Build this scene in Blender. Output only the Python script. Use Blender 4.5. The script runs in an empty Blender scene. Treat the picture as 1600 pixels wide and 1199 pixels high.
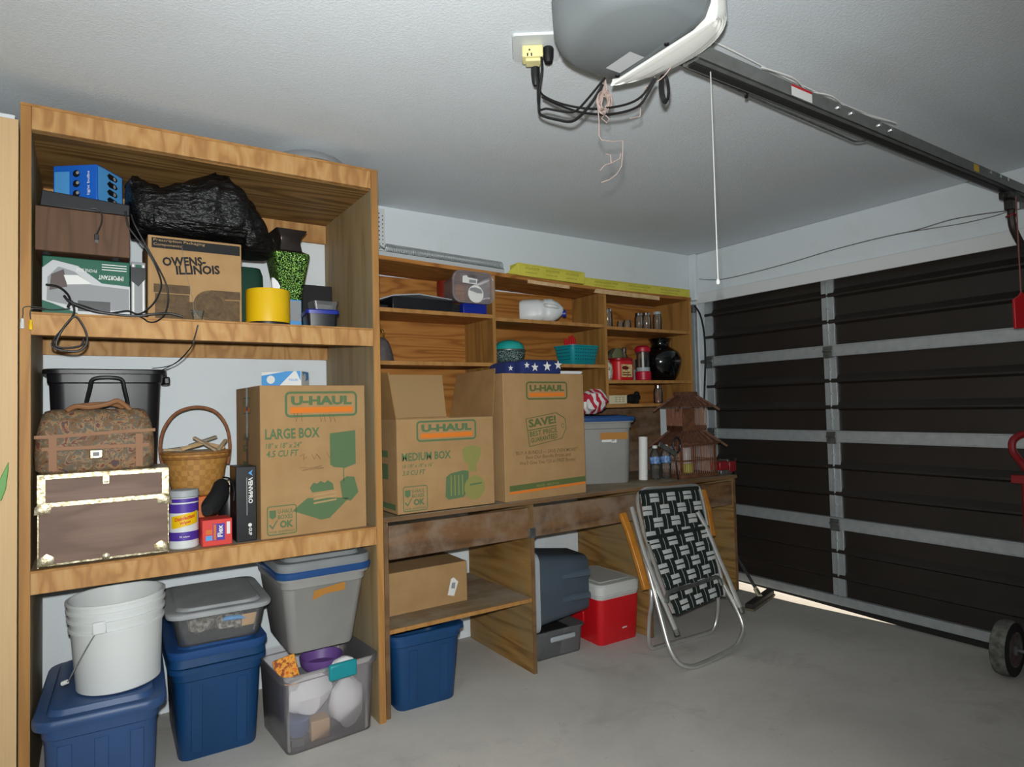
import bpy, math, random
from math import radians as R, sin, cos, pi
from mathutils import Vector, Matrix, noise
random.seed(7)
SC = bpy.context.scene
COL = SC.collection
# ------------------------------------------------------------------ camera
CAM_H = 1.3208
F_PX = 998.06
YAW, PITCH, ROLL = R(33.498), R(2.0544), R(-1.3876)
fwd = Vector((sin(YAW)*cos(PITCH), cos(YAW)*cos(PITCH), sin(PITCH)))
rgt = Vector((cos(YAW), -sin(YAW), 0)); up = rgt.cross(fwd)
r2 = cos(ROLL)*rgt + sin(ROLL)*up; u2 = -sin(ROLL)*rgt + cos(ROLL)*up
cd = bpy.data.cameras.new('camera'); cam = bpy.data.objects.new('camera', cd); COL.objects.link(cam)
cd.sensor_fit = 'HORIZONTAL'; cd.sensor_width = 36; cd.lens = F_PX/1600*36; cd.clip_start = .02
cam.matrix_world = Matrix.Translation((0, 0, CAM_H)) @ Matrix((r2, u2, -fwd)).transposed().to_4x4()
SC.camera = cam
# ------------------------------------------------------------------ world, lights, exposure
SC.view_settings.view_transform = 'Standard'; SC.view_settings.look = 'None'
SC.view_settings.exposure = 0.0; SC.view_settings.gamma = 1.0; SC.view_settings.use_curve_mapping = False
W = bpy.data.worlds.new('world'); SC.world = W; W.use_nodes = True
wb = W.node_tree.nodes['Background']; wb.inputs[0].default_value = (.62, .75, 1, 1); wb.inputs[1].default_value = .25
def light(name, kind, loc, energy, color=(1, 1, 1), **k):
    l = bpy.data.lights.new(name, kind); l.energy = energy; l.color = color
    for a, v in k.items(): setattr(l, a, v)
    o = bpy.data.objects.new(name, l); COL.objects.link(o); o.location = loc
    return o
# the flash of the camera, just above the lens, and a weak unseen fill light added behind the photographer to lift the shadows
fl = light('camera_flash', 'SPOT', (-.01, .0, CAM_H+.075), 255, (.985, 1, .985), spot_size=R(125), spot_blend=.9, shadow_soft_size=.018)
fl.rotation_euler = (Matrix.Rotation(R(7), 3, 'Z') @ cam.matrix_world.to_3x3()).to_euler()
fill_lamp = light('fill_light', 'POINT', (-.6, -1.7, 1.45), 15, (.97, .99, 1), shadow_soft_size=.15)  # added fill, stands for no lamp of the garage
sun = light('sun', 'SUN', (8, 2, 4), 22, (1, .88, .72), angle=R(.6))
sun.rotation_euler = Vector((-1, .12, -.21)).to_track_quat('-Z', 'Y').to_euler()

# ------------------------------------------------------------------ points seen in the photograph, put on real planes
def ray(px, py): return (r2*((px-800)/F_PX) - u2*((py-599.5)/F_PX) + fwd)
EYE = Vector((0, 0, CAM_H))
def P(px, py, Y=None, X=None, Z=None):
    d = ray(px, py)
    t = Y/d.y if Y is not None else X/d.x if X is not None else (Z-CAM_H)/d.z
    return EYE + d*t
def PL(px, py, p, n):
    d = ray(px, py); return EYE + d*((Vector(p)-EYE).dot(n)/d.dot(n))
# ------------------------------------------------------------------ materials
def newmat(name):
    m = bpy.data.materials.new(name); m.use_nodes = True
    return m, m.node_tree, m.node_tree.nodes['Principled BSDF']
def C(c):
    if isinstance(c, str):
        c = [int(c[i:i+2], 16)/255 for i in (0, 2, 4)]
        c = [v/12.92 if v <= .04045 else ((v+.055)/1.055)**2.4 for v in c]
    return (*c, 1)
def coords(nt, scale, rot=(0, 0, 0)):
    tc = nt.nodes.new('ShaderNodeTexCoord'); mp = nt.nodes.new('ShaderNodeMapping')
    mp.inputs['Scale'].default_value = scale if hasattr(scale, '__len__') else (scale,)*3
    mp.inputs['Rotation'].default_value = rot
    nt.links.new(tc.outputs['Object'], mp.inputs[0]); return mp.outputs[0]
def noi(nt, vec, scale=1, detail=4, rough=.55, dist=0):
    n = nt.nodes.new('ShaderNodeTexNoise'); n.inputs['Scale'].default_value = scale; n.inputs['Detail'].default_value = detail
    n.inputs['Roughness'].default_value = rough; n.inputs['Distortion'].default_value = dist
    nt.links.new(vec, n.inputs['Vector']); return n.outputs[0]
def ramp(nt, fac, stops):
    r = nt.nodes.new('ShaderNodeValToRGB'); e = r.color_ramp.elements
    while len(e) < len(stops): e.new(.5)
    for el, (p, c) in zip(e, stops): el.position = p; el.color = C(c)
    nt.links.new(fac, r.inputs[0]); return r.outputs[0]
def math_(nt, op, a, b=None):
    m = nt.nodes.new('ShaderNodeMath'); m.operation = op
    for i, v in enumerate((a, b)):
        if v is None: continue
        if isinstance(v, (int, float)): m.inputs[i].default_value = v
        else: nt.links.new(v, m.inputs[i])
    return m.outputs[0]
def mixc(nt, fac, a, b, mode='MIX'):
    m = nt.nodes.new('ShaderNodeMix'); m.data_type = 'RGBA'; m.blend_type = mode
    for s, v in ((m.inputs[0], fac), (m.inputs[6], a), (m.inputs[7], b)):
        if isinstance(v, (int, float)): s.default_value = v
        elif isinstance(v, (tuple, str)): s.default_value = C(v) if isinstance(v, str) or len(v) == 3 else v
        else: nt.links.new(v, s)
    return m.outputs[2]
def bump(nt, b, h, strength, dist=.002):
    n = nt.nodes.new('ShaderNodeBump'); n.inputs['Strength'].default_value = strength; n.inputs['Distance'].default_value = dist
    nt.links.new(h, n.inputs['Height']); nt.links.new(n.outputs[0], b.inputs['Normal'])
def M(name, col, rough=.55, metal=0, col2=None, ns=20, bs=0, bstr=.3, spec=.5, bd=.002, coat=0):
    m, nt, b = newmat(name)
    b.inputs['Base Color'].default_value = C(col); b.inputs['Roughness'].default_value = rough
    b.inputs['Metallic'].default_value = metal; b.inputs['Specular IOR Level'].default_value = spec
    b.inputs['Coat Weight'].default_value = coat
    if col2 is not None:
        v = coords(nt, ns); nt.links.new(ramp(nt, noi(nt, v, 1, 5), [(.35, col), (.65, col2)]), b.inputs['Base Color'])
    if bs: bump(nt, b, noi(nt, coords(nt, bs), 1, 4), bstr, bd)
    return m
def clear(name, tint, opac=.25, rough=.12, body=None):
    # sheet of clear material: mirror at grazing angles, the tint seen through it, a little haze of its own
    m, nt, b = newmat(name)
    b.inputs['Base Color'].default_value = C(body or tint); b.inputs['Roughness'].default_value = .5
    tr = nt.nodes.new('ShaderNodeBsdfTransparent'); tr.inputs[0].default_value = C(tint)
    gl = nt.nodes.new('ShaderNodeBsdfGlossy'); gl.inputs['Roughness'].default_value = rough
    fr = nt.nodes.new('ShaderNodeFresnel'); fr.inputs[0].default_value = 1.45
    m1 = nt.nodes.new('ShaderNodeMixShader'); m2 = nt.nodes.new('ShaderNodeMixShader')
    nt.links.new(fr.outputs[0], m1.inputs[0]); nt.links.new(tr.outputs[0], m1.inputs[1]); nt.links.new(gl.outputs[0], m1.inputs[2])
    m2.inputs[0].default_value = opac; nt.links.new(m1.outputs[0], m2.inputs[1]); nt.links.new(b.outputs[0], m2.inputs[2])
    nt.links.new(m2.outputs[0], nt.nodes['Material Output'].inputs[0])
    return m
def wood(name, light_, mid, dark, axis='X', rings=9., ringamt=.6, k=1., grime=None, rough=.6, gscale=2.2):
    # contour-line figure of rotary-cut plywood, stretched along the grain axis
    m, nt, b = newmat(name)
    st = {'V': (6, 3, 2.0), 'X': (.35, 3, 2.4), 'Z': (3, 3, .35), 'Y': (3, .35, 3)}[axis]
    v = coords(nt, tuple(s*k for s in st))
    n1 = noi(nt, v, 1.3, 2.5, .5, .35)
    ring = math_(nt, 'PINGPONG', math_(nt, 'MULTIPLY', n1, rings), .5)
    fine = {'V': (140, 140, 9), 'X': (3, 140, 140), 'Z': (140, 140, 3), 'Y': (140, 3, 140)}[axis]
    n2 = noi(nt, coords(nt, fine), 1, 4, .6)
    c = ramp(nt, ring, [(.05, dark), (.22, mid), (.5, light_)])
    base = mixc(nt, ringamt, light_, c)
    c2 = mixc(nt, math_(nt, 'MULTIPLY', n2, .55), base, dark)
    if grime:
        g = ramp(nt, noi(nt, coords(nt, gscale), 1, 6, .65), [(.42, (0, 0, 0)), (.62, (1, 1, 1))])
        c2 = mixc(nt, g, c2, mixc(nt, .6, c2, grime))
    nt.links.new(c2, b.inputs['Base Color']); b.inputs['Roughness'].default_value = rough
    b.inputs['Specular IOR Level'].default_value = .3
    bump(nt, b, n2, .12, .001)
    return m
# the shell
def shellmats():
    m, nt, b = newmat('ceiling_texture'); v = coords(nt, 1)
    n = noi(nt, v, 120, 4, .6, .4); n2 = noi(nt, v, 260, 3)
    st = noi(nt, v, 1.6, 5, .6)
    spot = ramp(nt, st, [(.5, (0, 0, 0)), (.75, (1, 1, 1))])
    nt.links.new(mixc(nt, math_(nt, 'MULTIPLY', spot, .25), 'dbe3e8', 'c4c2ba'), b.inputs['Base Color'])
    b.inputs['Roughness'].default_value = .9
    bump(nt, b, math_(nt, 'ADD', ramp(nt, n, [(.42, (0, 0, 0)), (.62, (1, 1, 1))]), math_(nt, 'MULTIPLY', n2, .5)), .24, .004)
    m2, nt, b = newmat('wall_paint'); v = coords(nt, 1)
    nt.links.new(mixc(nt, ramp(nt, noi(nt, v, 2.2, 6, .65), [(.55, (0, 0, 0)), (.95, (1, 1, 1))]), 'e0e8ec', 'd0d3d0'), b.inputs['Base Color'])
    b.inputs['Roughness'].default_value = .8; bump(nt, b, noi(nt, v, 90, 4), .2, .003)
    m3, nt, b = newmat('concrete'); v = coords(nt, 1)
    a = ramp(nt, noi(nt, v, 1.1, 8, .65, .4), [(.3, 'b3b0aa'), (.5, 'c6c3bd'), (.7, 'd3d0c8')])
    d = ramp(nt, noi(nt, v, 2.7, 7, .7, 1), [(.55, (0, 0, 0)), (.72, (1, 1, 1))])
    c = mixc(nt, math_(nt, 'MULTIPLY', d, .5), a, '9a968f')
    fg = noi(nt, v, 45, 6, .75); c = mixc(nt, math_(nt, 'MULTIPLY', fg, .35), c, '96938d')
    sp = ramp(nt, noi(nt, v, 9, 5, .7), [(.66, (0, 0, 0)), (.74, (1, 1, 1))])
    c = mixc(nt, math_(nt, 'MULTIPLY', sp, .5), c, '5f5d58')
    nt.links.new(c, b.inputs['Base Color']); b.inputs['Roughness'].default_value = .75
    b.inputs['Specular IOR Level'].default_value = .25
    bump(nt, b, noi(nt, v, 60, 6, .7), .25, .003)
    return m, m2, m3
CEIL, WALL, CONC = shellmats()
PLY = wood('fir_plywood', 'cba36c', 'ba8850', '9c6d3c', 'V', 5, .75, 1.3)
PLYV = wood('fir_plywood_upright', 'b59d74', 'a88c60', '7b6442', 'Z', 5, .5, 1.5, '98917c')
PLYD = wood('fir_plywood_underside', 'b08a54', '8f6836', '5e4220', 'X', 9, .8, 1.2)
PLYH = wood('orange_plywood', 'bf8644', 'b07436', '83501f', 'X', 12, .8, 1.6)
PLYHV = wood('orange_plywood_upright', 'ae8245', '9d7038', '6d4a22', 'Z', 6, .6, 1.6)
PLYO = wood('worn_plywood', '86633f', '745233', '4a3220', 'X', 8, .7, 1.4, '8f8070', .6, 4.5)
PLYOB = wood('worn_plywood_panel', 'b08a50', '9a733c', '69471f', 'Y', 8, .75, 1.5, '8a7a5c', .6, 3)
PLYN = wood('knotty_board', 'dcbd90', 'd3b07e', 'b08a5a', 'Z', 3, .4, 1.2)
EDGE = wood('plywood_edge', 'bd8d52', 'b07e45', '8a5e30', 'Z', 4, .5, 2)
EDGEW = wood('worn_plywood_edge', '86684a', '75583a', '503a26', 'X', 4, .5, 2)
WDUST = wood('dusty_shelf_board', '9c8768', '8a7455', '6a563c', 'X', 5, .5, 1.4, 'a9a294', .7, 3)
SLAT = M('pale_batten', 'd8b88c', .7, col2='c19f70', ns=30)
CARD = M('cardboard', 'ac8a60', .85, col2='a38158', ns=9, bs=150, bstr=.08, spec=.2)
CARDI = M('cardboard_inside', 'b39468', .9, spec=.2)
CARDD = M('darker_cardboard', 'a37e50', .85, col2='96724a', ns=8, spec=.2)
PGREEND = M('olive_green_print', '5b673c', .8, spec=.2); PGREEN = M('green_print', '5c7350', .8, spec=.2); PGREENL = M('faded_green_print', '8c8a50', .85, spec=.2)
PORNG = M('orange_print', 'dc7a2c', .8, spec=.2); PDARK = M('dark_print', '3c332a', .8, spec=.2)
PPEN = M('marker_pen', '6c5344', .8, spec=.2); PFADE = M('faded_dark_print', '77603f', .85, spec=.2)
BLUE = M('blue_plastic', '2c4a75', .45, col2='304f7d', ns=6); NAVY = M('navy_plastic', '0f3b66', .42, col2='12416f', ns=6)
NAVYS = M('blue_lid_plastic', '1d467c', .4)
GREYP = M('grey_plastic', '93928e', .5, col2='8b8a87', ns=5); GREYL = M('grey_lid_plastic', '7d8184', .45, col2='878b8d', ns=6)
SLATE = M('slate_plastic', '4b5865', .5, col2='445059', ns=5); LGREY = M('light_grey_plastic', 'a2a7ab', .5)
WHITEP = M('white_plastic', 'd3d7d6', .4); BLACKP = M('black_plastic', '15161a', .4); BLACKM = M('black_matte', '0e0f11', .75)
BAGB = M('trash_bag_film', '09090b', .42, bs=(9, 22, 30), bstr=1, bd=.03, spec=.4); CLEARP = clear('clear_plastic', (.985, .985, .985), .06, .2, (.75, .77, .78))
CLEARV = clear('clear_lilac_plastic', (.985, .975, .98), .10, .2, (.78, .74, .77)); GLASS = clear('glass', (.95, .97, .96), .03, .03, (.5, .52, .52))
CLEARD = clear('smoky_plastic', (.75, .76, .77), .22, .3, (.36, .37, .38))
FILM = clear('clear_film', (.95, .95, .95), .1, .1, (.8, .8, .8))
METAL = M('galvanized_steel', 'bcc3c5', .45, .5, col2='b0b7b9', ns=25); ALU = M('aluminium_tube', 'd6d6d2', .32, .75)
STEELD = M('dull_steel', '8f9391', .4, .8, col2='73736f', ns=30); CHROME = M('chrome', 'd8d8d8', .12, 1)
GOLD = M('brass_trim', 'd4cbb0', .36, .85, col2='8b7d58', ns=70, bs=90, bstr=.7); DOORM = M('brown_door_metal', '2b2521', .42, col2='26201c', ns=3, spec=.5)
RUBBER = M('rubber', '1a1a19', .8); CORD = M('black_cord', '121214', .5); PAPER = M('white_paper', 'e2e2de', .7)
REDP = M('red_plastic', 'c01c22', .4); REDM = M('red_paint', '8e1720', .4, col2='7c141c', ns=14); PINK = M('pale_pink_wire', 'a8948c', .6); CORDW = M('off_white_cord', 'b4b7b4', .7); RAILM = M('rail_steel', '7e807d', .45, .35, col2='70726f', ns=20)
TEAL = M('teal_plastic', '128a93', .4); TEALM = M('teal_lid', '21a39b', .4); YEL = M('yellow_plastic', 'e3b80e', .4); YELC = M('yellow_carton', 'd6cf52', .7, col2='c8bf46', ns=8)
YELT = M('cream_plastic', 'ddd59a', .5); COBALT = M('cobalt_plastic', '14288e', .4); LBLUE = M('light_blue_print', '4f9ad8', .5); BBLUE = M('bright_blue_card', '1760c4', .45)
VIOLET = M('violet_print', '4b2f96', .5); DKGREEN = M('dark_green_card', '0d5a45', .6); DGREENC = M('dark_green_cloth', '0c3a2c', .8, bs=60)
GREYC = M('grey_card', '8d9093', .6); SILVER = M('silver_print', 'b9bcbe', .4); ARMW = M('varnished_wood', 'c0802e', .35, col2='a96a20', ns=18)
BASK = M('wicker', 'a5743a', .6, col2='8a5c2b', ns=70); WICK = M('basket_handle', '7a4b2e', .6, col2='8f5d3a', ns=60)
CAGEW = M('cage_wood', '6e4630', .65, col2='54321f', ns=30); CAGER = M('cage_roof', '6a4430', .75, col2='4e2f20', ns=40, bs=60, bstr=.6)
TAN = M('tan_leather', '8a5f3c', .6); BRONZE = M('dark_bronze', '3e3734', .3, .7); IRON = M('cast_iron', '56504f', .7, col2='484243', ns=40, bs=80)
ORNG = M('orange_card', 'cf6a28', .6); CLOTHW = M('white_cloth', 'e4e6e8', .9, bs=30, bstr=.5); BLUEC = M('blue_cloth', '1c2c66', .9, bs=40, bstr=.4)
REDC = M('red_cloth', 'b31f36', .85); CREAM = M('cream_label', 'd9d0ae', .7); BVASE = M('black_glaze', '060709', .12, coat=.5)
OPG = M('opener_grey', '6e7476', .5, bs=160, bstr=.15); LENS = clear('opener_lens', (.95, .96, .92), .93, .35, (.93, .94, .89))
WEBD = M('dark_green_webbing', '14201b', .7); WEBL = M('grey_webbing', 'b9bcba', .7); GREENP = M('green_plastic', '5f9a4a', .5)
UNDER = M('lid_dust_grey', 'a6a9ab', .6, col2='989b9d', ns=9); PURPLE = M('purple_plastic', '6a4b8c', .5); BROWNW = M('block_wood', 'b99a6c', .7)
BEIGE = M('beige_card', 'c09a6a', .8); SKIN_ = M('parcel_tape', 'b07a34', .5)
def texmat(name, stops, scale, detail=3, kind='noise', rough=.7, metal=0, bs=0, dist=0):
    m, nt, b = newmat(name); v = coords(nt, scale)
    if kind == 'noise': f = noi(nt, v, 1, detail, .6, dist)
    else:
        n = nt.nodes.new('ShaderNodeTexVoronoi'); nt.links.new(v, n.inputs['Vector']); f = n.outputs[0 if kind == 'cell' else 'Distance']
        if kind == 'rand':
            f = math_(nt, 'FRACT', math_(nt, 'MULTIPLY', n.outputs['Color'], 3.7))
    nt.links.new(ramp(nt, f, stops), b.inputs['Base Color']); b.inputs['Roughness'].default_value = rough; b.inputs['Metallic'].default_value = metal
    if bs: bump(nt, b, f, bs, .004)
    return m
TAPES = texmat('tapestry', [(.28, '2b241c'), (.40, '7c5734'), (.47, '4f544c'), (.54, '9a7a54'), (.60, '6a3626'), (.68, '3c454f'), (.8, '8a6440')], 26, 5, dist=1.6)
MOSG = texmat('green_mirror_mosaic', [(.0, 'f4f8d8'), (.25, '9cc04c'), (.5, '3a742f'), (.7, '0c1c0c')], 34, kind='dist', rough=.18, metal=.5, bs=.8)
SPARK = texmat('beaded_wire', [(.0, 'ffffff'), (.22, 'd5e6e2'), (.4, '4d7f78'), (.55, '1b2a2a'), (.9, '0c1414')], 55, kind='dist', rough=.25, metal=.2, bs=.8)
TRUNKW = wood('grey_brown_veneer', '8d7468', '806658', '5b463b', 'X', 6, .5, 2.2)
WOODG = wood('walnut_vinyl', '6b4d38', '5f4231', '43301f', 'Z', 7, .5, 2)
FLORAL = texmat('floral_ceramic', [(.4, 'd8d6c8'), (.55, 'b9b9a2'), (.62, '6e7a52'), (.7, 'a86a5a')], 60)
STUFFT = texmat('mixed_small_items', [(.35, '4a4238'), (.5, '8a8274'), (.6, 'bdb8ac'), (.72, '6e4a44')], 45, 5)
CANLAB = texmat('can_label_print', [(.4, 'd9c48a'), (.55, 'b0873c'), (.62, 'efe6c8'), (.75, '7c2b22')], 50)
ORNP = texmat('snack_packet_print', [(.35, 'd8591c'), (.5, 'e8a83a'), (.6, '9c2a18'), (.7, '4b6a2a')], 45)
CANE = M('tread_rubber', '77786f', .9, col2='4b4c48', ns=30, bs=50, bstr=.8)

# ------------------------------------------------------------------ mesh builder
def rr(w, d, r, z, n=5, cx=0, cy=0):
    out = []
    for sx, sy, a0 in ((1, 1, 0), (-1, 1, 90), (-1, -1, 180), (1, -1, 270)):
        for i in range(n+1):
            a = R(a0+90*i/n); out.append((cx+sx*(w/2-r)+r*cos(a), cy+sy*(d/2-r)+r*sin(a), z))
    return out
def circ(r, z, n=24, cx=0, cy=0, ry=None):
    return [(cx+r*cos(2*pi*i/n), cy+(ry or r)*sin(2*pi*i/n), z) for i in range(n)]
def smooth(pts, k=6, closed=False):
    pts = [Vector(p) for p in pts]; n = len(pts); out = []
    for i in range(n if closed else n-1):
        if closed: a, b, c, d = pts[i-1], pts[i], pts[(i+1) % n], pts[(i+2) % n]
        else: a, b, c, d = pts[max(i-1, 0)], pts[i], pts[i+1], pts[min(i+2, n-1)]
        for j in range(k):
            t = j/k
            out.append(.5*((2*b)+(c-a)*t+(2*a-5*b+4*c-d)*t*t+(3*b-a-3*c+d)*t**3))
    if not closed: out.append(pts[-1])
    return out
class B:
    def __init__(s): s.v = []; s.f = []; s.mi = []
    def mark(s): return len(s.v)
    def add(s, vs, fs, mi=0):
        o = len(s.v); s.v += [Vector(p) for p in vs]; s.f += [tuple(i+o for i in f) for f in fs]; s.mi += [mi]*len(fs); return s
    def xf(s, m, start=0):
        for i in range(start, len(s.v)): s.v[i] = m @ s.v[i]
        return s
    def box(s, x0, x1, y0, y1, z0, z1, mi=0):
        v = [(x, y, z) for z in (z0, z1) for y in (y0, y1) for x in (x0, x1)]
        return s.add(v, [(0, 2, 3, 1), (4, 5, 7, 6), (0, 1, 5, 4), (2, 6, 7, 3), (0, 4, 6, 2), (1, 3, 7, 5)], mi)
    def loft(s, rings, c0=True, c1=True, mi=0, closed=True):
        n = len(rings[0]); v = [p for r in rings for p in r]; f = []
        for i in range(len(rings)-1):
            for j in range(n if closed else n-1):
                k = (j+1) % n; f.append((i*n+j, i*n+k, (i+1)*n+k, (i+1)*n+j))
        if c0: f.append(tuple(range(n-1, -1, -1)))
        if c1: f.append(tuple((len(rings)-1)*n+j for j in range(n)))
        return s.add(v, f, mi)
    def lathe(s, prof, n=28, cx=0, cy=0, mi=0, c0=True, c1=True):
        return s.loft([circ(max(r, .0004), z, n, cx, cy) for r, z in prof], c0, c1, mi)
    def tube(s, pts, r, n=8, mi=0, closed=False, caps=True):
        pts = [Vector(p) for p in pts]; rings = []; N = len(pts); prev = None
        for i, p in enumerate(pts):
            a = pts[(i-1) % N] if (closed or i) else p; b = pts[(i+1) % N] if (closed or i < N-1) else p
            t = (b-a).normalized()
            if prev is None:
                prev = t.orthogonal().normalized()
            prev = (prev - t*prev.dot(t))
            if prev.length < 1e-6: prev = t.orthogonal()
            prev.normalize(); q = t.cross(prev)
            rad = r[i] if hasattr(r, '__len__') else r
            rings.append([p+prev*rad*cos(2*pi*j/n)+q*rad*sin(2*pi*j/n) for j in range(n)])
        if closed: rings.append(rings[0])
        return s.loft(rings, caps and not closed, caps and not closed, mi)
    def bar(s, a, b, w, h, mi=0, upv=(0, 0, 1)):
        a, b = Vector(a), Vector(b); t = (b-a).normalized(); u = Vector(upv); x = t.cross(u).normalized(); u = x.cross(t)
        v = [p+x*sx*w/2+u*sz*h/2 for p in (a, b) for sx, sz in ((-1, -1), (1, -1), (1, 1), (-1, 1))]
        return s.add(v, [(3, 2, 1, 0), (4, 5, 6, 7), (0, 1, 5, 4), (1, 2, 6, 5), (2, 3, 7, 6), (3, 0, 4, 7)], mi)
    def prism(s, poly, y0, y1, mi=0):      # polygon in x,z pushed along y
        n = len(poly); v = [(x, y0, z) for x, z in poly]+[(x, y1, z) for x, z in poly]
        f = [tuple(range(n)), tuple(range(2*n-1, n-1, -1))]+[(i, i+n, (i+1) % n+n, (i+1) % n) for i in range(n)]
        return s.add(v, f, mi)
    def poly(s, pts, mi=0, y=0.):          # a flat print in x,z facing -y
        return s.add([(x, y, z) for x, z in pts], [tuple(range(len(pts)))], mi)
    def rect(s, x0, x1, z0, z1, mi=0, y=0.): return s.poly([(x0, z0), (x1, z0), (x1, z1), (x0, z1)], mi, y)
    def frame(s, x0, x1, z0, z1, t, mi=0, r=.012, y=0.):
        o = rr(x1-x0, z1-z0, r, 0, 4, (x0+x1)/2, (z0+z1)/2); i = rr(x1-x0-2*t, z1-z0-2*t, max(r-t, .001), 0, 4, (x0+x1)/2, (z0+z1)/2)
        n = len(o); return s.add([(p[0], y, p[1]) for p in o+i], [(j, (j+1) % n, (j+1) % n+n, j+n) for j in range(n)], mi)
    def disc(s, x, z, r, mi=0, y=0., n=20): return s.poly([(x+r*cos(2*pi*i/n), z+r*sin(2*pi*i/n)) for i in range(n)], mi, y)
    def text(s, t, x, z, h, w=None, mi=0, bold=.02, shear=0., rot=0., y=0., align='L'):
        cu = bpy.data.curves.new('t', 'FONT'); cu.body = t; cu.size = 1; cu.offset = bold; cu.shear = shear; cu.resolution_u = 2
        o = bpy.data.objects.new('t', cu); me = bpy.data.meshes.new_from_object(o)
        vs = [v.co.copy() for v in me.vertices]; fs = [tuple(p.vertices) for p in me.polygons]
        bpy.data.objects.remove(o); bpy.data.meshes.remove(me); bpy.data.curves.remove(cu)
        if not vs: return s
        x0 = min(v.x for v in vs); x1 = max(v.x for v in vs); z0 = min(v.y for v in vs); z1 = max(v.y for v in vs)
        k = h/(z1-z0); kx = w/(x1-x0) if w else k; ww = (x1-x0)*kx
        ox = {'L': 0, 'C': -ww/2, 'R': -ww}[align]; c, sn = cos(rot), sin(rot)
        out = []
        for v in vs:
            a = (v.x-x0)*kx+ox; b = (v.y-z0)*k; out.append((x+a*c-b*sn, y, z+a*sn+b*c))
        return s.add(out, fs, mi)
    def build(s, name, mats, parent=None, bev=0, ang=35, loc=None, seg=2, sub=0):
        me = bpy.data.meshes.new(name); me.from_pydata([tuple(v) for v in s.v], [], s.f)
        for m in (mats if isinstance(mats, (list, tuple)) else [mats]): me.materials.append(m)
        me.polygons.foreach_set('material_index', s.mi); me.validate(); me.update()
        me.shade_smooth(); me.set_sharp_from_angle(angle=R(ang))
        o = bpy.data.objects.new(name, me); COL.objects.link(o)
        if parent: o.parent = parent
        if loc: o.location = loc
        if bev:
            b = o.modifiers.new('bevel', 'BEVEL'); b.width = bev; b.segments = seg; b.limit_method = 'ANGLE'; b.angle_limit = R(40)
        if sub:
            b = o.modifiers.new('sub', 'SUBSURF'); b.levels = sub; b.render_levels = sub
        return o
def tag(o, label, cat, group=None, kind=None):
    o['label'] = label; o['category'] = cat
    if group: o['group'] = group
    if kind: o['kind'] = kind
    return o
def T(name, label, cat, loc=(0, 0, 0), rz=0, group=None, rx=0, ry=0):
    o = bpy.data.objects.new(name, None); COL.objects.link(o); o.empty_display_size = .05
    o.location = loc; o.rotation_euler = (rx, ry, rz); return tag(o, label, cat, group)
def struct(o, label=None, cat=None):
    o['kind'] = 'structure'; o['label'] = label or o.name.replace('_', ' '); o['category'] = cat or 'structure'; return o
def bx(x0, x1, y0, y1, z0, z1): return B().box(x0, x1, y0, y1, z0, z1)
def copy_tree(o, parent=None):
    c = o.copy(); COL.objects.link(c)
    if parent: c.parent = parent
    for ch in list(o.children): copy_tree(ch, c)
    return c

# ================================================================== THE ROOM
WY, WX, CZ, DX = 3.27, 3.82, 2.435, 3.90      # back wall, header wall, ceiling, garage door
struct(bx(-2.4, 4.1, -3.2, 3.45, -.12, 0).build('floor', CONC), 'grey stained concrete garage floor', 'floor')
struct(bx(4.1, 12, -6, 9, -.16, -.01).build('ground_driveway', CONC), 'concrete driveway outside the garage door', 'ground')
struct(bx(-2.4, 4.1, -3.2, 3.45, CZ, CZ+.12).build('ceiling', CEIL), 'textured pale grey ceiling', 'ceiling')
struct(bx(-2.4, 4.1, WY, WY+.18, 0, CZ).build('wall_back', WALL), 'white painted wall behind the shelves', 'wall')
struct(bx(-2.55, -2.4, -3.2, 3.45, 0, CZ).build('wall_left', WALL), 'white side wall out of view', 'wall')
struct(bx(-2.4, 4.1, -3.35, -3.2, 0, CZ).build('wall_front', WALL), 'white wall behind the photographer', 'wall')
DT = 2.085
b = B(); b.box(WX, WX+.2, -3.2, WY, DT, CZ); b.box(WX, WX+.2, 3.215, WY, 0, DT); b.box(3.945, WX+.2, 3.12, 3.215, 0, DT); b.box(WX, WX+.2, -3.2, -1.66, 0, DT)  # third box: unseen stop added behind the door edge to block leaking sun
struct(b.build('wall_right', WALL, bev=.006), 'white header wall above the garage door', 'wall')
struct(bx(WX-.012, WX, -1.66, 3.215, DT-.03, DT+.05).build('trim_1', M('white_trim', 'dfe2e2', .6), bev=.004), 'white trim board along the top of the garage door', 'trim')
struct(bx(WX-.03, WX, 3.205, WY, DT, CZ).build('trim_2', WALL, bev=.006), 'white vertical trim strip in the corner above the door', 'trim')

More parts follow.
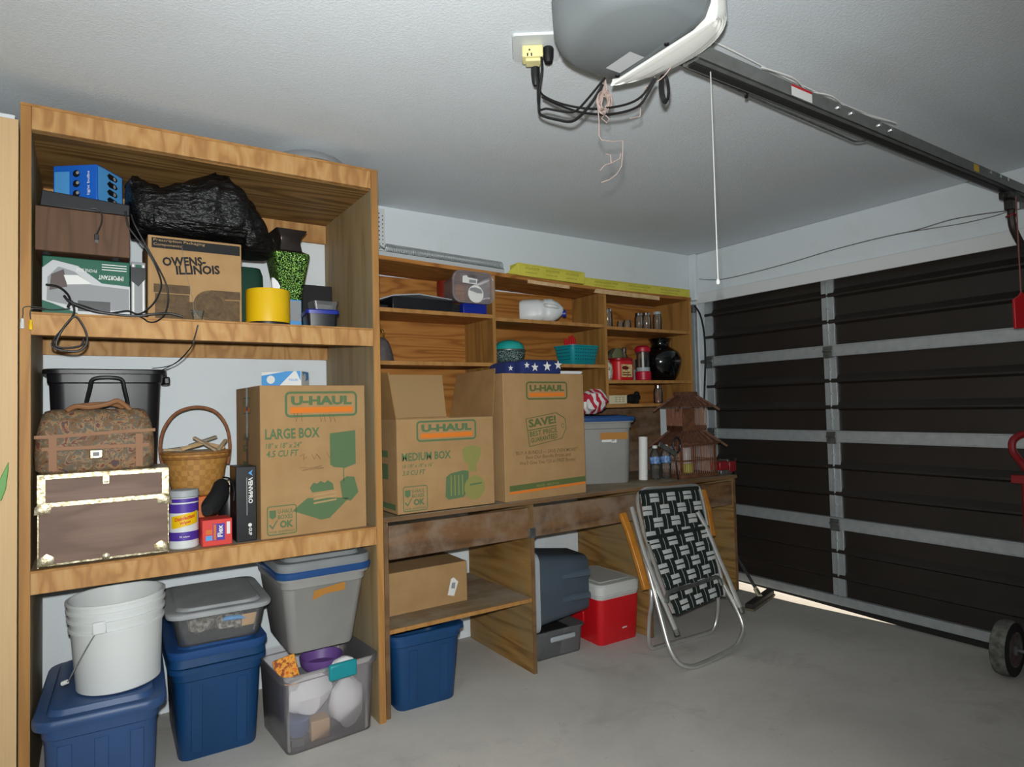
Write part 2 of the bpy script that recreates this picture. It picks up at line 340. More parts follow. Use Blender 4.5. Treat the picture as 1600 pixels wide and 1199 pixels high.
# garage door: four ribbed sections with galvanized struts
door = T('door_1', 'dark brown ribbed metal garage door with galvanized struts', 'garage door', (DX, 0, 0)); door['kind'] = 'structure'
Y0, Y1 = -1.66, 3.20
zs = [.045, .545, 1.085, 1.62, 2.16]
for i in range(4):
    z0, z1 = zs[i], zs[i+1]; h = z1-z0
    prof = [(0.03, z0), (0, z0), (0, z0+h*.30), (-.026, z0+h*.325), (-.026, z0+h*.345), (0, z0+h*.41), (0, z0+h*.61), (-.026, z0+h*.635), (-.026, z0+h*.655), (0, z0+h*.72), (0, z1-.003), (.03, z1-.003)]
    B().loft([[(x, y, z) for x, z in prof] for y in (Y1, Y0)], True, True).build('door_panel', DOORM, door, ang=20)
SY = [2.24, 1.0, -.2]
def chan(b, y0, y1, z0, z1, d=.022):
    b.box(-d, .0, y0, y1, z0, z1)
for i, z in enumerate((.545, 1.085, 1.62)):
    b = B(); chan(b, Y0, Y1-.0, z-.036, z+.036, .03); b.box(-.036, -.03, Y0, Y1, z-.036, z-.028); b.box(-.036, -.03, Y0, Y1, z+.028, z+.036)
    b.build('strut', METAL, door, bev=.002)
b = B(); chan(b, Y0, Y1, .042, .095, .03); b.build('bottom_rail', METAL, door, bev=.002)
# rubber bottom seal: hangs clear of the floor at the far end, where daylight comes in under it
B().loft([[(x, y, z) for x, z in ((-.012, .045), (-.016, zb+.006), (0, zb), (.016, zb+.006), (.012, .045))] for y, zb in ((Y0, -.002), (1.84, -.002), (2.5, .016), (Y1, .024))]).build('bottom_seal', RUBBER, door)
for y in SY:
    for i in range(4):
        z0 = zs[i]+.037 if i else .096; z1 = zs[i+1]-.037
        b = B(); b.box(-.018, 0, y-.04, y+.04, z0, z1); b.box(-.026, -.018, y-.005, y+.005, z0, z1)
        for k in range(3):
            zc = z0+(z1-z0)*(k+.5)/3; b.box(-.028, -.018, y-.012, y+.012, zc-.006, zc+.006)
        b.build('stile', METAL, door, bev=.002)
    for z in (.545, 1.085, 1.62):
        b = B(); b.box(-.041, -.034, y-.03, y+.03, z-.045, z+.03); b.tube([(-.044, y-.03, z), (-.044, y+.03, z)], .007); b.build('hinge', STEELD, door, bev=.001)
b = B(); b.box(-.02, 0, 3.135, 3.20, .096, 2.08); b.build('end_stile', METAL, door, bev=.002)
for z in (.545, 1.085, 1.62):
    b = B(); b.box(-.05, -.02, 3.12, 3.19, z-.05, z+.04); b.tube([(-.06, 3.11, z), (-.06, 3.212, z)], .014); b.build('roller_bracket', STEELD, door, bev=.002)
t = T('door_track', 'galvanized vertical roller track at the far edge of the garage door', 'door track', (3.793, 3.252, 0))
b = B(); b.box(-.02, .02, -.012, -.008, .02, 2.05); b.box(-.02, -.016, -.034, -.008, .02, 2.05); b.box(.016, .02, -.034, -.008, .02, 2.05); b.build('rail', METAL, t)
b = B(); b.box(-.03, .0, -.05, .015, 1.99, 2.05); b.build('bracket', STEELD, t, bev=.003)
b = B(); b.box(-.03, .0, -.03, .015, 1.1, 1.16); b.build('bracket', STEELD, t, bev=.003)
cpts = [P(1085, 478, X=3.76), P(1094, 492, X=3.76), P(1100, 520, X=3.755), P(1102, 560, X=3.75), P(1101, 600, X=3.75), P(1100, 640, X=3.75)]
tag(B().tube(smooth(cpts, 5), .007).build('lift_cable', CORD), 'black hose-like cable running down beside the door track', 'cable')

# loose grey cable stapled along the header wall
pts = [P(x, y, X=WX-.006) for x, y in ((1093, 436), (1125, 437), (1180, 425), (1240, 409), (1300, 391), (1370, 373), (1430, 360), (1480, 345), (1520, 337), (1570, 330), (1600, 326))]
pt2 = [P(x, y, X=WX-.006) for x, y in ((1400, 366), (1450, 358), (1500, 350), (1545, 340), (1572, 332))]
t = T('wall_cable', 'thin grey cable strung along the header wall above the garage door', 'cable', pts[0])
B().tube([p-pts[0] for p in smooth(pts, 5)], .0028, 6).build('wire', STEELD, t)
B().tube([p-pts[0] for p in smooth(pt2, 5)], .0022, 6).build('wire', STEELD, t)

# ================================================================== TALL SHELVING UNIT
t = T('tall_shelving_unit', 'tall plywood shelving unit with three open compartments at left', 'shelving unit', (-.19, 2.60, 0))
SW, SD, SH = 1.235, .66, 2.355
for x in (0, SW-.03):
    p = bx(x, x+.03, .004, SD, 0, SH-.004).build('side_panel', PLYV, t, bev=.001)
    bx(x+.001, x+.029, 0, .0045, 0, SH-.002).build('edge_strip', EDGE, p)
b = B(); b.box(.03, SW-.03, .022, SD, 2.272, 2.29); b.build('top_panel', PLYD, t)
b = B(); b.box(.03, SW-.03, 0, .022, 2.277, SH); b.build('fascia', PLY, t, bev=.0015)
b = B(); b.box(.0, SW, -.002, .03, SH-.003, SH+.006); b.build('top_edge', EDGE, t)
for z in (1.668, .824):
    bx(.03, SW-.03, .022, SD, z-.018, z).build('shelf', WDUST, t)
    b = B(); b.box(.03, SW-.03, 0, .022, z-.075, z-.006); b.build('shelf_lip', PLY, t, bev=.0015)
    b = B(); b.box(.03, SW-.03, -.001, .022, z-.006, z+.001); b.build('lip_edge', EDGE, t)
for z0, z1 in ((2.18, 2.272), (1.58, 1.65)):
    bx(.03, SW-.03, SD-.02, SD, z0, z1).build('back_rail', PLY, t)
# plywood at the far left edge
t = T('plywood_cabinet', 'pale knotty plywood cabinet standing left of the shelving unit', 'cabinet', (-.235, 2.60, 0))
bx(-.7, .04, .018, .62, 0, 2.29).build('body', PLYN, t)
b = B(); b.box(-.7, .041, 0, .018, .0, 2.30); b.build('front_board', PLYN, t, bev=.001)
o = tag(bx(-.62, -.205, 2.63, 2.9, 2.302, 2.325).build('white_board', WALL, bev=.003), 'white scrap board lying on top of the knotty cabinet', 'board')
lf = [P(x, y, Y=2.585) for x, y in ((-14, 800), (-6, 783), (2, 783), (9, 765), (13, 735), (13, 722), (5, 738), (-6, 760))]
b = B(); n = len(lf); b.loft([[p for p in lf], [p+Vector((0, .012, 0)) for p in lf]]); tag(b.build('plastic_strip', GREENP, bev=.002), 'green curved plastic strip at the left edge of the picture', 'strip')
# clear round lid on the top
t = T('round_plastic_lid', 'clear round plastic lid lying on top of the tall shelving unit', 'lid', (.80, 2.79, SH+.0075))
B().lathe([(.165, 0), (.17, .004), (.165, .02), (.15, .045), (.12, .06), (.06, .066), (0, .067)], 40, c0=False).build('dome', clear('hazy_clear_plastic', (.95, .96, .96), .35, .2, (.8, .82, .84)), t)
B().tube(circ(.168, .005, 40), .006, 8, closed=True).build('rim', CLEARP, t)

# ================================================================== WORKBENCH + HUTCH
BX0, BX1 = 1.052, 3.425
t = T('workbench', 'long worn plywood workbench with open bays under the moving boxes', 'workbench', (BX0, 2.62, 0)); BW = BX1-BX0
bx(-.0, BW, .0, .645, .832, .852).build('worktop', WDUST, t, bev=.0015)
bx(.0, BW, -.004, .0, .833, .851).build('worktop_edge', EDGEW, t)
PX_ = [0.002, .772, 1.58, BW-.035]
for i, x in enumerate(PX_):
    p = bx(x, x+.02, .004, .63, .13 if i == 3 else 0, .831).build('side_panel', PLYOB, t)
    bx(x, x+.02, 0, .004, .13 if i == 3 else 0, .831).build('edge_strip', EDGEW, p)
for i in range(3):
    x0, x1 = PX_[i]+.026, PX_[i+1]-.006
    z0, z1 = (.668, .815)
    p = B().box(x0, x1, .008, .026, z0, z1).build('drawer_front', PLYO, t, bev=.002)
for x in PX_[1:3]:
    b = B(); b.box(x-.012, x+.028, -.004, .0, .665, .715); b.build('metal_bracket', STEELD, t, bev=.001)
bx(PX_[0]+.021, PX_[1]-.001, .01, .63, .352, .370).build('shelf', WDUST, t)
bx(PX_[0]+.021, PX_[1]-.001, .004, .01, .352, .370).build('shelf_edge', EDGE, t)
bx(PX_[2]+.021, PX_[3]-.001, .615, .63, .30, .831).build('back_panel', PLYOB, t)
bx(PX_[1]+.021, PX_[2]-.001, .615, .63, .74, .831).build('back_rail', PLYOB, t)

t = T('shelf_hutch', 'orange plywood hutch of open cubbies standing on the workbench', 'shelf hutch', (BX0, 2.94, .852)); z_ = -.852
HD = .325
HX = [0, .778, 1.585, BW-.02]
def zz(z): return z+z_
for i, x in enumerate(HX):
    zt = [2.06, 2.045, 2.01, 2.015][i]
    zbm = [0, zz(1.50), zz(1.298), zz(1.298)][i]
    p = bx(x, x+.02, .004, HD, zbm, zz(zt)).build('upright', PLYHV, t)
    bx(x, x+.02, 0, .004, zbm, zz(zt)).build('edge_strip', EDGE, p)
def slab(x0, za, x1, zb, th, y0, y1): return B().prism([(x0, za), (x1, zb), (x1, zb+th), (x0, za+th)], y0, y1)
slab(0, zz(2.062), HX[2]+.02, zz(2.014), .02, -.004, HD).build('top_board', PLYH, t)
slab(HX[2]+.021, zz(2.012), BW, zz(2.014), .02, -.004, HD).build('top_board', PLYH, t)
# upper back rails and the backs of the three bays
bx(HX[0]+.02, HX[1], HD-.012, HD, zz(.853), zz(2.045)).build('back_panel', PLYH, t)
bx(HX[1]+.02, HX[2], HD-.012, HD, zz(.853), zz(2.02)).build('back_panel', PLYH, t)
bx(HX[2]+.02, HX[3], HD-.012, HD, zz(1.315), zz(2.01)).build('back_panel', PLYH, t)
bx(HX[2]+.02, BW, HD-.012, HD, zz(.853), zz(1.297)).build('back_panel', PLYO, t)
for x0, x1, z in ((HX[0], HX[1], 1.822), (HX[0], HX[1], 1.560), (HX[1], HX[2], 1.810), (HX[1], HX[2], 1.562), (HX[2], HX[3], 1.802), (HX[2], HX[3], 1.468), (HX[2], HX[3], 1.318)):
    p = bx(x0+.02, x1, .004, HD-.013, zz(z-.02), zz(z)).build('shelf', PLYH, t)
    bx(x0+.02, x1, .0, .004, zz(z-.02), zz(z)).build('shelf_edge', EDGE, p)
b = B(); b.prism([(1.012, zz(2.014)), (1.31, zz(2.006)), (1.31, zz(2.026)), (1.012, zz(2.034))], -.012, -.005); b.build('batten', SLAT, t)
b = B(); b.prism([(1.50, zz(1.998)), (2.06, zz(1.992)), (2.06, zz(2.018)), (1.515, zz(2.024))], -.012, -.005); b.build('batten', SLAT, t)

# ================================================================== BUILDERS FOR REPEATED KINDS
def carton(name, label, cat, loc, w, d, h, mat, rz=0, group=None, bev=.003, wob=0):
    t = T(name, label, cat, loc, rz, group)
    bx(0, w, 0, d, 0, h).build('carton_body', mat, t, bev=bev)
    return t
def logo(b, cx, cz, w, h, y=-.0012):
    b.frame(cx-w/2, cx+w/2, cz-h/2, cz+h/2, h*.09, 0, h*.2, y)
    b.text('U-HAUL', cx, cz-h*.04, h*.36, w*.84, 0, .055, y=y, align='C')
    b.rect(cx-w*.43, cx+w*.43, cz-h*.33, cz-h*.12, 1, y)
def okbadge(b, x, z, w, h, y=-.0012):
    b.frame(x, x+w, z, z+h, h*.035, 0, h*.1, y)
    b.text('U-HAUL', x+w*.36, z+h*.72, h*.15, w*.52, 0, .02, y=y); b.text('BOXES', x+w*.36, z+h*.53, h*.15, w*.5, 0, .02, y=y)
    b.poly([(x+w*.08, z+h*.85), (x+w*.3, z+h*.85), (x+w*.3, z+h*.62), (x+w*.19, z+h*.55), (x+w*.08, z+h*.62)], 0, y)
    b.poly([(x+w*.06, z+h*.36), (x+w*.12, z+h*.38), (x+w*.17, z+h*.28), (x+w*.33, z+h*.52), (x+w*.36, z+h*.5), (x+w*.18, z+h*.2)], 0, y)
    b.text('OK', x+w*.42, z+h*.22, h*.26, w*.46, 0, .05, y=y)
    b.text('FOR SHIPPING', x+w*.08, z+h*.07, h*.08, w*.84, 0, .01, y=y)
def tote_rings(w, d, h, k=.86, r=.05, rim=.022, wall=.004):
    o = [rr(w*k, d*k, r*.8, 0), rr(w*k+.006, d*k+.006, r*.85, .008), rr(w-.02, d-.02, r, h-.055), rr(w-.008, d-.008, r, h-.05), rr(w-.006, d-.006, r, h-.02),
         rr(w+rim, d+rim, r*1.15, h-.018), rr(w+rim, d+rim, r*1.15, h-.004), rr(w+rim-.008, d+rim-.008, r*1.1, h), rr(w-.02, d-.02, r, h), rr(w-.03, d-.03, r, h-.03),
         rr(w*k-.008, d*k-.008, r*.8, .01)]
    return o
def tote_ribs(b, w, d, h, k, xs, rw=.05):
    for x in xs:
        for sgn in (-1, 1):
            y0, y1 = sgn*(d*k/2), sgn*((d-.02)/2)
            def q(z, s): return (x+s*(1+.1*z/h), y0+(y1-y0)*z/h)
            z0, z1 = .03, h-.075
            v = []
            for z in (z0, z1):
                for s_, o in ((-rw/2, -.004), (-rw/2+.008, .006), (rw/2-.008, .006), (rw/2, -.004)):
                    X, Y = q(z, s_); v.append((X, Y+sgn*o, z))
            b.add(v, [(0, 1, 5, 4), (1, 2, 6, 5), (2, 3, 7, 6), (0, 3, 2, 1), (4, 5, 6, 7)])
def lid_mesh(w, d, r=.05, drop=.03, rise=.018):
    return B().loft([rr(w+.036, d+.036, r*1.2, 0), rr(w+.04, d+.04, r*1.2, drop*.3), rr(w+.04, d+.04, r*1.2, drop*.8), rr(w+.03, d+.03, r*1.15, drop), rr(w-.03, d-.03, r, drop),
                      rr(w-.045, d-.045, r, drop+rise*.9), rr(w-.055, d-.055, r, drop+rise), rr(w-.11, d-.11, r*.8, drop+rise-.002)])
def tote(name, label, loc, w, d, h, mat, rz=0, lid=None, k=.86, ribs=(), group=None, cat='storage tote', grip=True, r=.05):
    t = T(name, label, cat, loc, rz, group)
    b = B().loft(tote_rings(w, d, h, k, r), True, True); tote_ribs(b, w, d, h, k, ribs); b.build('bin_body', mat, t, ang=40)
    if lid: lid_mesh(w, d, r).build('lid', lid, t, loc=(0, 0, h-.012), ang=40)
    if grip:
        for s_ in (-1, 1):
            b = B(); x = s_*(w/2+.006); b.box(min(x, x+s_*.022), max(x, x+s_*.022), -.07, .07, h-.05, h-.02); b.build('handle', mat, t, bev=.006)
    return t
def bottle(name, label, cat, loc, prof, mats, extra=None, rz=0, group=None, rx=0, n=28):
    t = T(name, label, cat, loc, rz, group, rx)
    B().lathe(prof, n).build('body', mats[0], t, ang=50)
    return t

# ================================================================== TALL UNIT, TOP COMPARTMENT (shelf at z=1.668)
Z1 = 1.669
# green product carton, printed upside down
t = carton('product_carton', 'green and white appliance carton standing upside down under the woodgrain stereo', 'carton', (-.134, 2.66, Z1), .255, .22, .203, DKGREEN)
b = B(); w, h = .262, .203
b.poly([(.0, .0), (.0, .16), (.03, .19), (.10, .175), (.17, .12), (.255, .115), (.255, .0)], 0, -.0012)
b.poly([(.012, .05), (.015, .13), (.045, .168), (.09, .155), (.14, .112), (.252, .105), (.252, .03), (.14, .02), (.06, .04)], 1, -.0018)
b.poly([(.02, .085), (.025, .14), (.06, .16), (.07, .10)], 2, -.0024); b.poly([(.06, .14), (.10, .143), (.14, .115), (.07, .108)], 3, -.0026)
b.rect(.10, .195, .018, .055, 4, -.0024); b.poly([(.0, .0), (.0, .05), (.03, .04), (.1, .01), (.1, 0)], 5, -.0022)
b.text('IMPORTANT', .235, .150, .016, .075, 3, .02, rot=pi, y=-.0014); b.text('PHONE BOX', .155, .168, .012, .06, 3, .0, rot=pi, y=-.0014)
for i in range(3): b.rect(.17, .245, .168+i*.009, .171+i*.009, 3, -.0014)
b.build('printing', [SILVER, GREYC, M('brown_photo', '4a3a36', .5), PAPER, BLACKP, DKGREEN], t)
# grey slim carton beside it
t = carton('slim_carton', 'slim grey and silver carton standing on end beside the printed jar box', 'carton', (.125, 2.67, Z1), .046, .2, .21, GREYC)
b = B(); b.rect(.004, .010, .01, .2, 0, -.0012); b.rect(.036, .042, .01, .2, 0, -.0012); b.rect(.014, .033, .16, .2, 1, -.0012); b.poly([(.0, .14), (.023, .12), (.046, .15), (.046, .19), (.0, .19)], 2, -.0016)
b.build('printing', [PAPER, DKGREEN, BLACKP], t)
# woodgrain stereo with dark top
t = T('stereo_receiver', 'woodgrain stereo receiver with black top under the bright blue box', 'stereo', (-.152, 2.632, Z1+.204))
b = B(); b.box(0, .272, 0, .28, .010, .160); b.build('body', WOODG, t, bev=.002)
b = B(); b.prism([(.012, .160), (.272, .160), (.272, .200), (.018, .214)], -.004, .28); b.build('black_top', BLACKP, t, bev=.003)
for x in (.03, .23):
    for y in (.03, .25): B().lathe([(.013, 0), (.015, .004), (.014, .010)], 14, x, y).build('foot', RUBBER, t)
zt = Z1+.204+.2
# usb lead over its front
pts = [P(x, y, Y=2.622) for x, y in ((142, 326), (150, 326), (158, 332), (159, 346), (155, 358), (151, 366))]
t = T('usb_cable', 'short black lead with a plug hanging over the woodgrain front', 'cable', pts[0])
B().tube([p-pts[0] for p in smooth(pts, 5)], .0026, 6).build('wire', CORD, t)
q = pts[-1]-pts[0]; b = B(); b.box(q.x-.007, q.x+.007, q.y-.004, q.y+.004, q.z-.02, q.z); b.build('plug', BLACKP, t, bev=.002)
b = B(); b.box(q.x-.005, q.x+.005, q.y-.002, q.y+.002, q.z-.031, q.z-.02); b.build('plug_tip', CHROME, t)
# bright blue box
t = T('bulb_box', 'bright blue box with pictures of black bulbs on top of the stereo', 'box', (.022, 2.665, zt+.014), R(-36))
bw, bd, bh = .16, .14, .128
bx(-bw, 0, .0, bd, 0, bh).build('carton_body', BBLUE, t, bev=.002)
b = B()
b.rect(-.155, -.10, .02, .105, 0, -.001)
for i in range(3): b.disc(-.075, .025+i*.036, .013, 1, -.001); b.disc(-.07, .028+i*.036, .006, 2, -.0014)
b.build('printing', [LBLUE, BLACKP, GREYC, PAPER], t)
b = B(); b.text('light bulbs', -.024, .02, .012, .085, 0, .01, rot=pi/2, y=-.001); b.build('lettering', [PAPER], t)
b = B(); m0 = b.mark(); b.rect(.004, .134, .004, .124, 0, 0)
for i in range(4):
    z = .018+i*.029; b.poly([(.05, z), (.062, z+.012), (.1, z+.009), (.108, z), (.1, z-.009), (.062, z-.01)], 1, -.0008); b.disc(.09, z, .007, 2, -.0014)
b.xf(Matrix.Translation((.001, 0, 0)) @ Matrix.Rotation(pi/2, 4, 'Z'), m0); b.build('end_printing', [LBLUE, BLACKP, GREYC], t)
# jar box
t = carton('jar_box', 'brown cardboard box printed with grey jars under the black trash bag', 'cardboard box', (.176, 2.635, Z1), .318, .30, .308, CARD)
b = B(); b.rect(.012, .312, .262, .299, 0, -.0012)
b.text('Prescription Packaging', .018, .284, .012, .17, 1, .0, y=-.0016); b.text('Components', .018, .268, .012, .09, 1, .0, y=-.0016)
b.text('OWENS-', .048, .196, .034, .145, 2, .038, rot=R(6), y=-.0012); b.text('ILLINOIS', .092, .168, .034, .150, 2, .038, rot=R(6), y=-.0012)
for x0, x1, z1 in ((.022, .135, .13), (.21, .31, .12)):
    b.rect(x0, x1, .0, z1-.035, 3, -.0012); b.rect(x0-.004, x1+.002, z1-.032, z1, 4, -.0014)
b.disc(.205, .060, .058, 3, -.0018, 28); b.disc(.205, .060, .048, 4, -.002, 28); b.disc(.205, .060, .03, 3, -.0022, 24)
b.rect(.09, .15, 0, .07, 4, -.0016)
b.build('printing', [BLACKM, CARDI, BLACKM, M('grey_jar_print', '6b563b', .85, col2='54432e', ns=40), M('dark_jar_print', '51402c', .85, col2='655138', ns=40)], t)
tag(B().tube(smooth([P(x, y, Y=2.628) for x, y in ((284, 384), (290, 425), (299, 458), (304, 490), (309, 506))], 5), .0014, 5).build('thin_cord', FILM), 'thin pale cord hanging down the front of the jar box', 'cord')
# trash bag
def bag():
    st = [(197, 285, 322, .03), (204, 279, 352, .09), (222, 286, 372, .12), (250, 294, 372, .13), (282, 291, 374, .15), (308, 281, 376, .16), (330, 276, 378, .17), (352, 281, 381, .17), (375, 300, 388, .16), (393, 326, 396, .14), (405, 345, 399, .12), (418, 363, 394, .08), (426, 368, 390, .04)]
    s2 = []
    for i in range(len(st)-1):
        for k in range(5):
            f = k/5; s2.append(tuple(a+(c-a)*f for a, c in zip(st[i], st[i+1])))
    s2.append(st[-1]); rings = []
    zb = Z1+.309
    for px, ya, yb, hd in s2:
        yc = 2.78; top = P(px, ya, Y=2.76); bot = P(px, yb, Y=2.64)
        z1 = top.z; z0 = bot.z
        if .17 < top.x < .505: z0 = max(z0, zb+.014)
        elif top.x <= .13: z0 = max(z0, Z1+.43)
        elif top.x <= .178: z0 = max(z0, Z1+.325)
        elif top.x < .52: z0 = max(z0, zb+.012)
        else: z0 = max(z0, Z1+.29)
        rg = []
        for j in range(48):
            a = 2*pi*j/48; cy, cz = cos(a), sin(a)
            ey = math.copysign(abs(cy)**.7, cy); ez = math.copysign(abs(cz)**.8, cz)
            p = Vector((top.x, yc+hd*ey, (z0+z1)/2+(z1-z0)/2*ez))
            nn = noise.noise(p*11)*.014+abs(noise.noise(p*24))*.016-.006+noise.noise(p*50)*.004
            p += Vector((nn*.6, nn*ey*1.2, nn*ez if ez > -.3 else 0)); rg.append(p)
        rings.append(rg)
    return B().loft(rings)
tag(bag().build('trash_bag', BAGB, ang=60), 'crumpled shiny black trash bag lying across the jar box', 'trash bag')
# dark green sack behind the yellow tub
b = B().loft([rr(.115, .15, .03, 0), rr(.128, .16, .04, .08), rr(.126, .15, .04, .24), rr(.11, .13, .04, .272)])
tag(b.build('cloth_sack', DGREENC, loc=(.565, 2.93, Z1)), 'dark green cloth sack standing behind the yellow tub', 'sack')
# yellow tub with a tissue
t = T('wipes_tub', 'round yellow tub with a tissue poking out of its lid', 'tub', (.609, 2.715, Z1))
B().lathe([(.083, 0), (.087, .003), (.087, .012), (.0855, .014)], 36).build('base', BLACKP, t)
B().lathe([(.0855, .012), (.0855, .142), (.082, .148), (.02, .149)], 36).build('tub_body', YEL, t)
b = B().loft([[(x*s_+o, y*s_*.5, z) for x, y in ((-1, -1), (0, -.4), (1, -1), (1, 1), (0, .4), (-1, 1))] for s_, o, z in ((.012, .03, .146), (.016, .032, .17), (.012, .026, .19), (.004, .02, .205))])
b.build('tissue', CLOTHW, t)
# blue-grey box, vase on it
t = carton('small_blue_box', 'small light blue and grey box under the green mosaic vase', 'box', (.642, 2.815, Z1), .13, .1, .138, LBLUE)
b = B(); b.rect(.07, .127, .045, .132, 0, -.0012); b.build('printing', [GREYC], t)
t = T('mosaic_vase', 'square green mirror mosaic vase with a flared dark bronze neck', 'vase', (.728, 2.865, Z1+.139), R(3))
B().loft([rr(.085, .085, .012, 0, 3), rr(.095, .095, .014, .012, 3), rr(.155, .15, .018, .19, 3), rr(.15, .145, .018, .2, 3)]).build('body', MOSG, t)
B().loft([rr(.15, .145, .014, .2, 3), rr(.10, .10, .008, .213, 3), rr(.088, .088, .008, .25, 3), rr(.098, .098, .008, .275, 3), rr(.135, .135, .01, .302, 3), rr(.125, .125, .01, .302, 3), rr(.07, .07, .008, .26, 3)]).build('neck', BRONZE, t)
# black box, dark box with blue lid, clear tray
tag(bx(0, .135, 0, .12, 0, .225).build('black_box', BLACKM, bev=.004, loc=(.80, 2.90, Z1)), 'matte black box standing behind the blue lidded box', 'box')
t = T('lidded_box', 'small dark plastic box with a cobalt blue lid near the right panel', 'box', (.822, 2.72, Z1), R(-6))
B().loft([rr(.112, .13, .01, 0, 3), rr(.122, .14, .012, .06, 3)]).build('box_body', BLACKP, t)
B().loft([rr(.134, .152, .014, .058, 3), rr(.136, .154, .014, .072, 3), rr(.126, .144, .012, .077, 3)]).build('lid', COBALT, t)
B().loft([rr(.09, .09, .008, 0, 3), rr(.108, .1, .01, .036, 3), rr(.112, .104, .01, .038, 3), rr(.102, .094, .01, .038, 3), rr(.085, .085, .008, .003, 3)]).build('tray', CLEARP, T('plastic_tray', 'small clear plastic tray on top of the blue lidded box', 'tray', (.835, 2.72, Z1+.078)))
# glass cube at the foot of the jar box
t = T('glass_votive', 'small clear glass votive standing in front of the jar box', 'glass', (.335, 2.612, Z1+.002))
B().loft([rr(.03, .018, .004, 0, 3), rr(.044, .02, .005, .035, 3), rr(.038, .016, .004, .035, 3), rr(.026, .013, .003, .006, 3)]).build('cup', GLASS, t)
# black leads
def wire(name, label, pix, r, Yv=2.60, mat=CORD, k=6):
    pts = [P(p[0], p[1], Y=p[2] if len(p) > 2 else Yv) for p in pix]
    o = B().tube([p-pts[0] for p in smooth(pts, k)], r, 6).build(name, mat, loc=pts[0]); return tag(o, label, 'cable'), pts
wire('power_lead', 'black lead trailing from the stereo down to the shelf edge', ((196, 330, 2.62), (200, 352, 2.62), (212, 370, 2.62), (230, 392, 2.62), (245, 420, 2.62), (252, 445, 2.61), (244, 468, 2.61), (230, 484, 2.605), (215, 491, 2.60), (200, 486, 2.60), (175, 489, 2.60), (150, 488, 2.60), (110, 475, 2.60)), .0032)
wire('long_lead', 'black lead looping in front of the jar box and along the shelf', ((205, 335, 2.625), (210, 350, 2.62), (226, 380, 2.62), (240, 405, 2.62), (258, 440, 2.61), (263, 465, 2.61), (258, 490, 2.60), (245, 502, 2.59), (232, 503, 2.59), (215, 494, 2.595), (170, 490, 2.60), (130, 478, 2.60), (105, 470, 2.60)), .003)
wire('tangled_lead', 'thick black lead lying along the shelf edge in front of the green carton', ((100, 462, 2.595), (110, 472, 2.588), (140, 484, 2.582), (170, 490, 2.580), (210, 494, 2.580), (240, 491, 2.580), (265, 490, 2.585), (285, 495, 2.585)), .0042)
# hanging loop of coiled lead over the lip
lp = [(112, 470), (116, 485), (112, 497), (98, 514), (85, 530), (82, 541), (95, 547), (120, 549), (133, 541), (136, 527), (130, 510), (118, 495), (105, 505), (92, 525), (88, 540), (100, 544), (125, 541), (131, 530)]
wire('looped_lead', 'coiled black lead hanging in loops over the top shelf lip', [(x, y, 2.588) for x, y in lp], .0036)
o, pts = wire('black_strap', 'flat black strap curling over the green carton to the hanging loops', ((72, 445, 2.64), (90, 448, 2.63), (104, 458, 2.62), (110, 470, 2.60), (106, 480, 2.59)), .004)
t = T('audio_cable', 'thin cable with white and yellow plugs hanging at the left end of the lip', 'cable', P(36, 482, Y=2.592))
o0 = P(36, 482, Y=2.592)
B().tube([p-o0 for p in smooth([P(x, y, Y=2.592) for x, y in ((110, 482), (80, 484), (60, 480), (38, 480), (36, 490), (35, 498))], 5)], .0016, 6).build('wire', CORD, t)
B().tube([p-o0 for p in smooth([P(x, y, Y=2.590) for x, y in ((70, 484), (52, 482), (47, 488), (48, 500))], 5)], .0016, 6).build('wire', CORD, t)
for (px, py), m_ in (((35, 498), WHITEP), ((48, 500), YEL)):
    q = P(px, py, Y=2.591)-o0; B().tube([q, q-Vector((0, 0, .012)), q-Vector((0, 0, .014)), q-Vector((0, 0, .032))], [.0045, .005, .006, .006], 10).build('plug', m_, t)
# thin wires from the lip down to the black tub
o0 = P(310, 508, Y=2.585); t = T('speaker_wire', 'thin twin wire hanging from the shelf lip down to the black tote', 'cable', o0)
B().tube([p-o0 for p in smooth([P(310, 508, Y=2.585), P(305, 526, Y=2.585), P(299, 542, Y=2.595), P(280, 564, Y=2.78), P(250, 580, Y=2.89)], 5)], .0018, 6).build('wire', STEELD, t)
B().tube([p-o0 for p in smooth([P(309, 508, Y=2.585), P(303, 530, Y=2.583), P(296, 546, Y=2.595), P(270, 570, Y=2.78), P(238, 576, Y=2.89)], 5)], .0018, 6).build('wire', CORD, t)

# ================================================================== TALL UNIT, MIDDLE COMPARTMENT (shelf at z=.825)
Z2 = .825
t = T('storage_trunk', 'grey-brown veneer trunk with brass trim on the middle shelf', 'trunk', (-.142, 2.615, Z2+.0025)); w, d, h = .378, .20, .302
t.rotation_euler.z = R(-.5)
bx(0, w, 0, d, .006, .205).build('chest', TRUNKW, t, bev=.003)
bx(0, w, 0, d, .207, h).build('lid', TRUNKW, t, bev=.003)
b = B(); b.box(-.003, w+.003, -.003, .012, h-.014, h+.003); b.box(-.003, w+.003, -.003, .012, .196, .213); b.box(-.003, w+.003, -.003, d+.003, h-.004, h+.0035)
b.box(-.003, .022, -.003, .004, .185, h); b.box(w-.022, w+.003, -.003, .004, .185, h); b.box(-.002, .004, -.002, .004, .0, .2); b.box(w-.004, w+.002, -.002, .004, 0, .2); b.box(0, w, -.002, .004, .004, .012)
b.build('brass_trim', GOLD, t, bev=.0015)
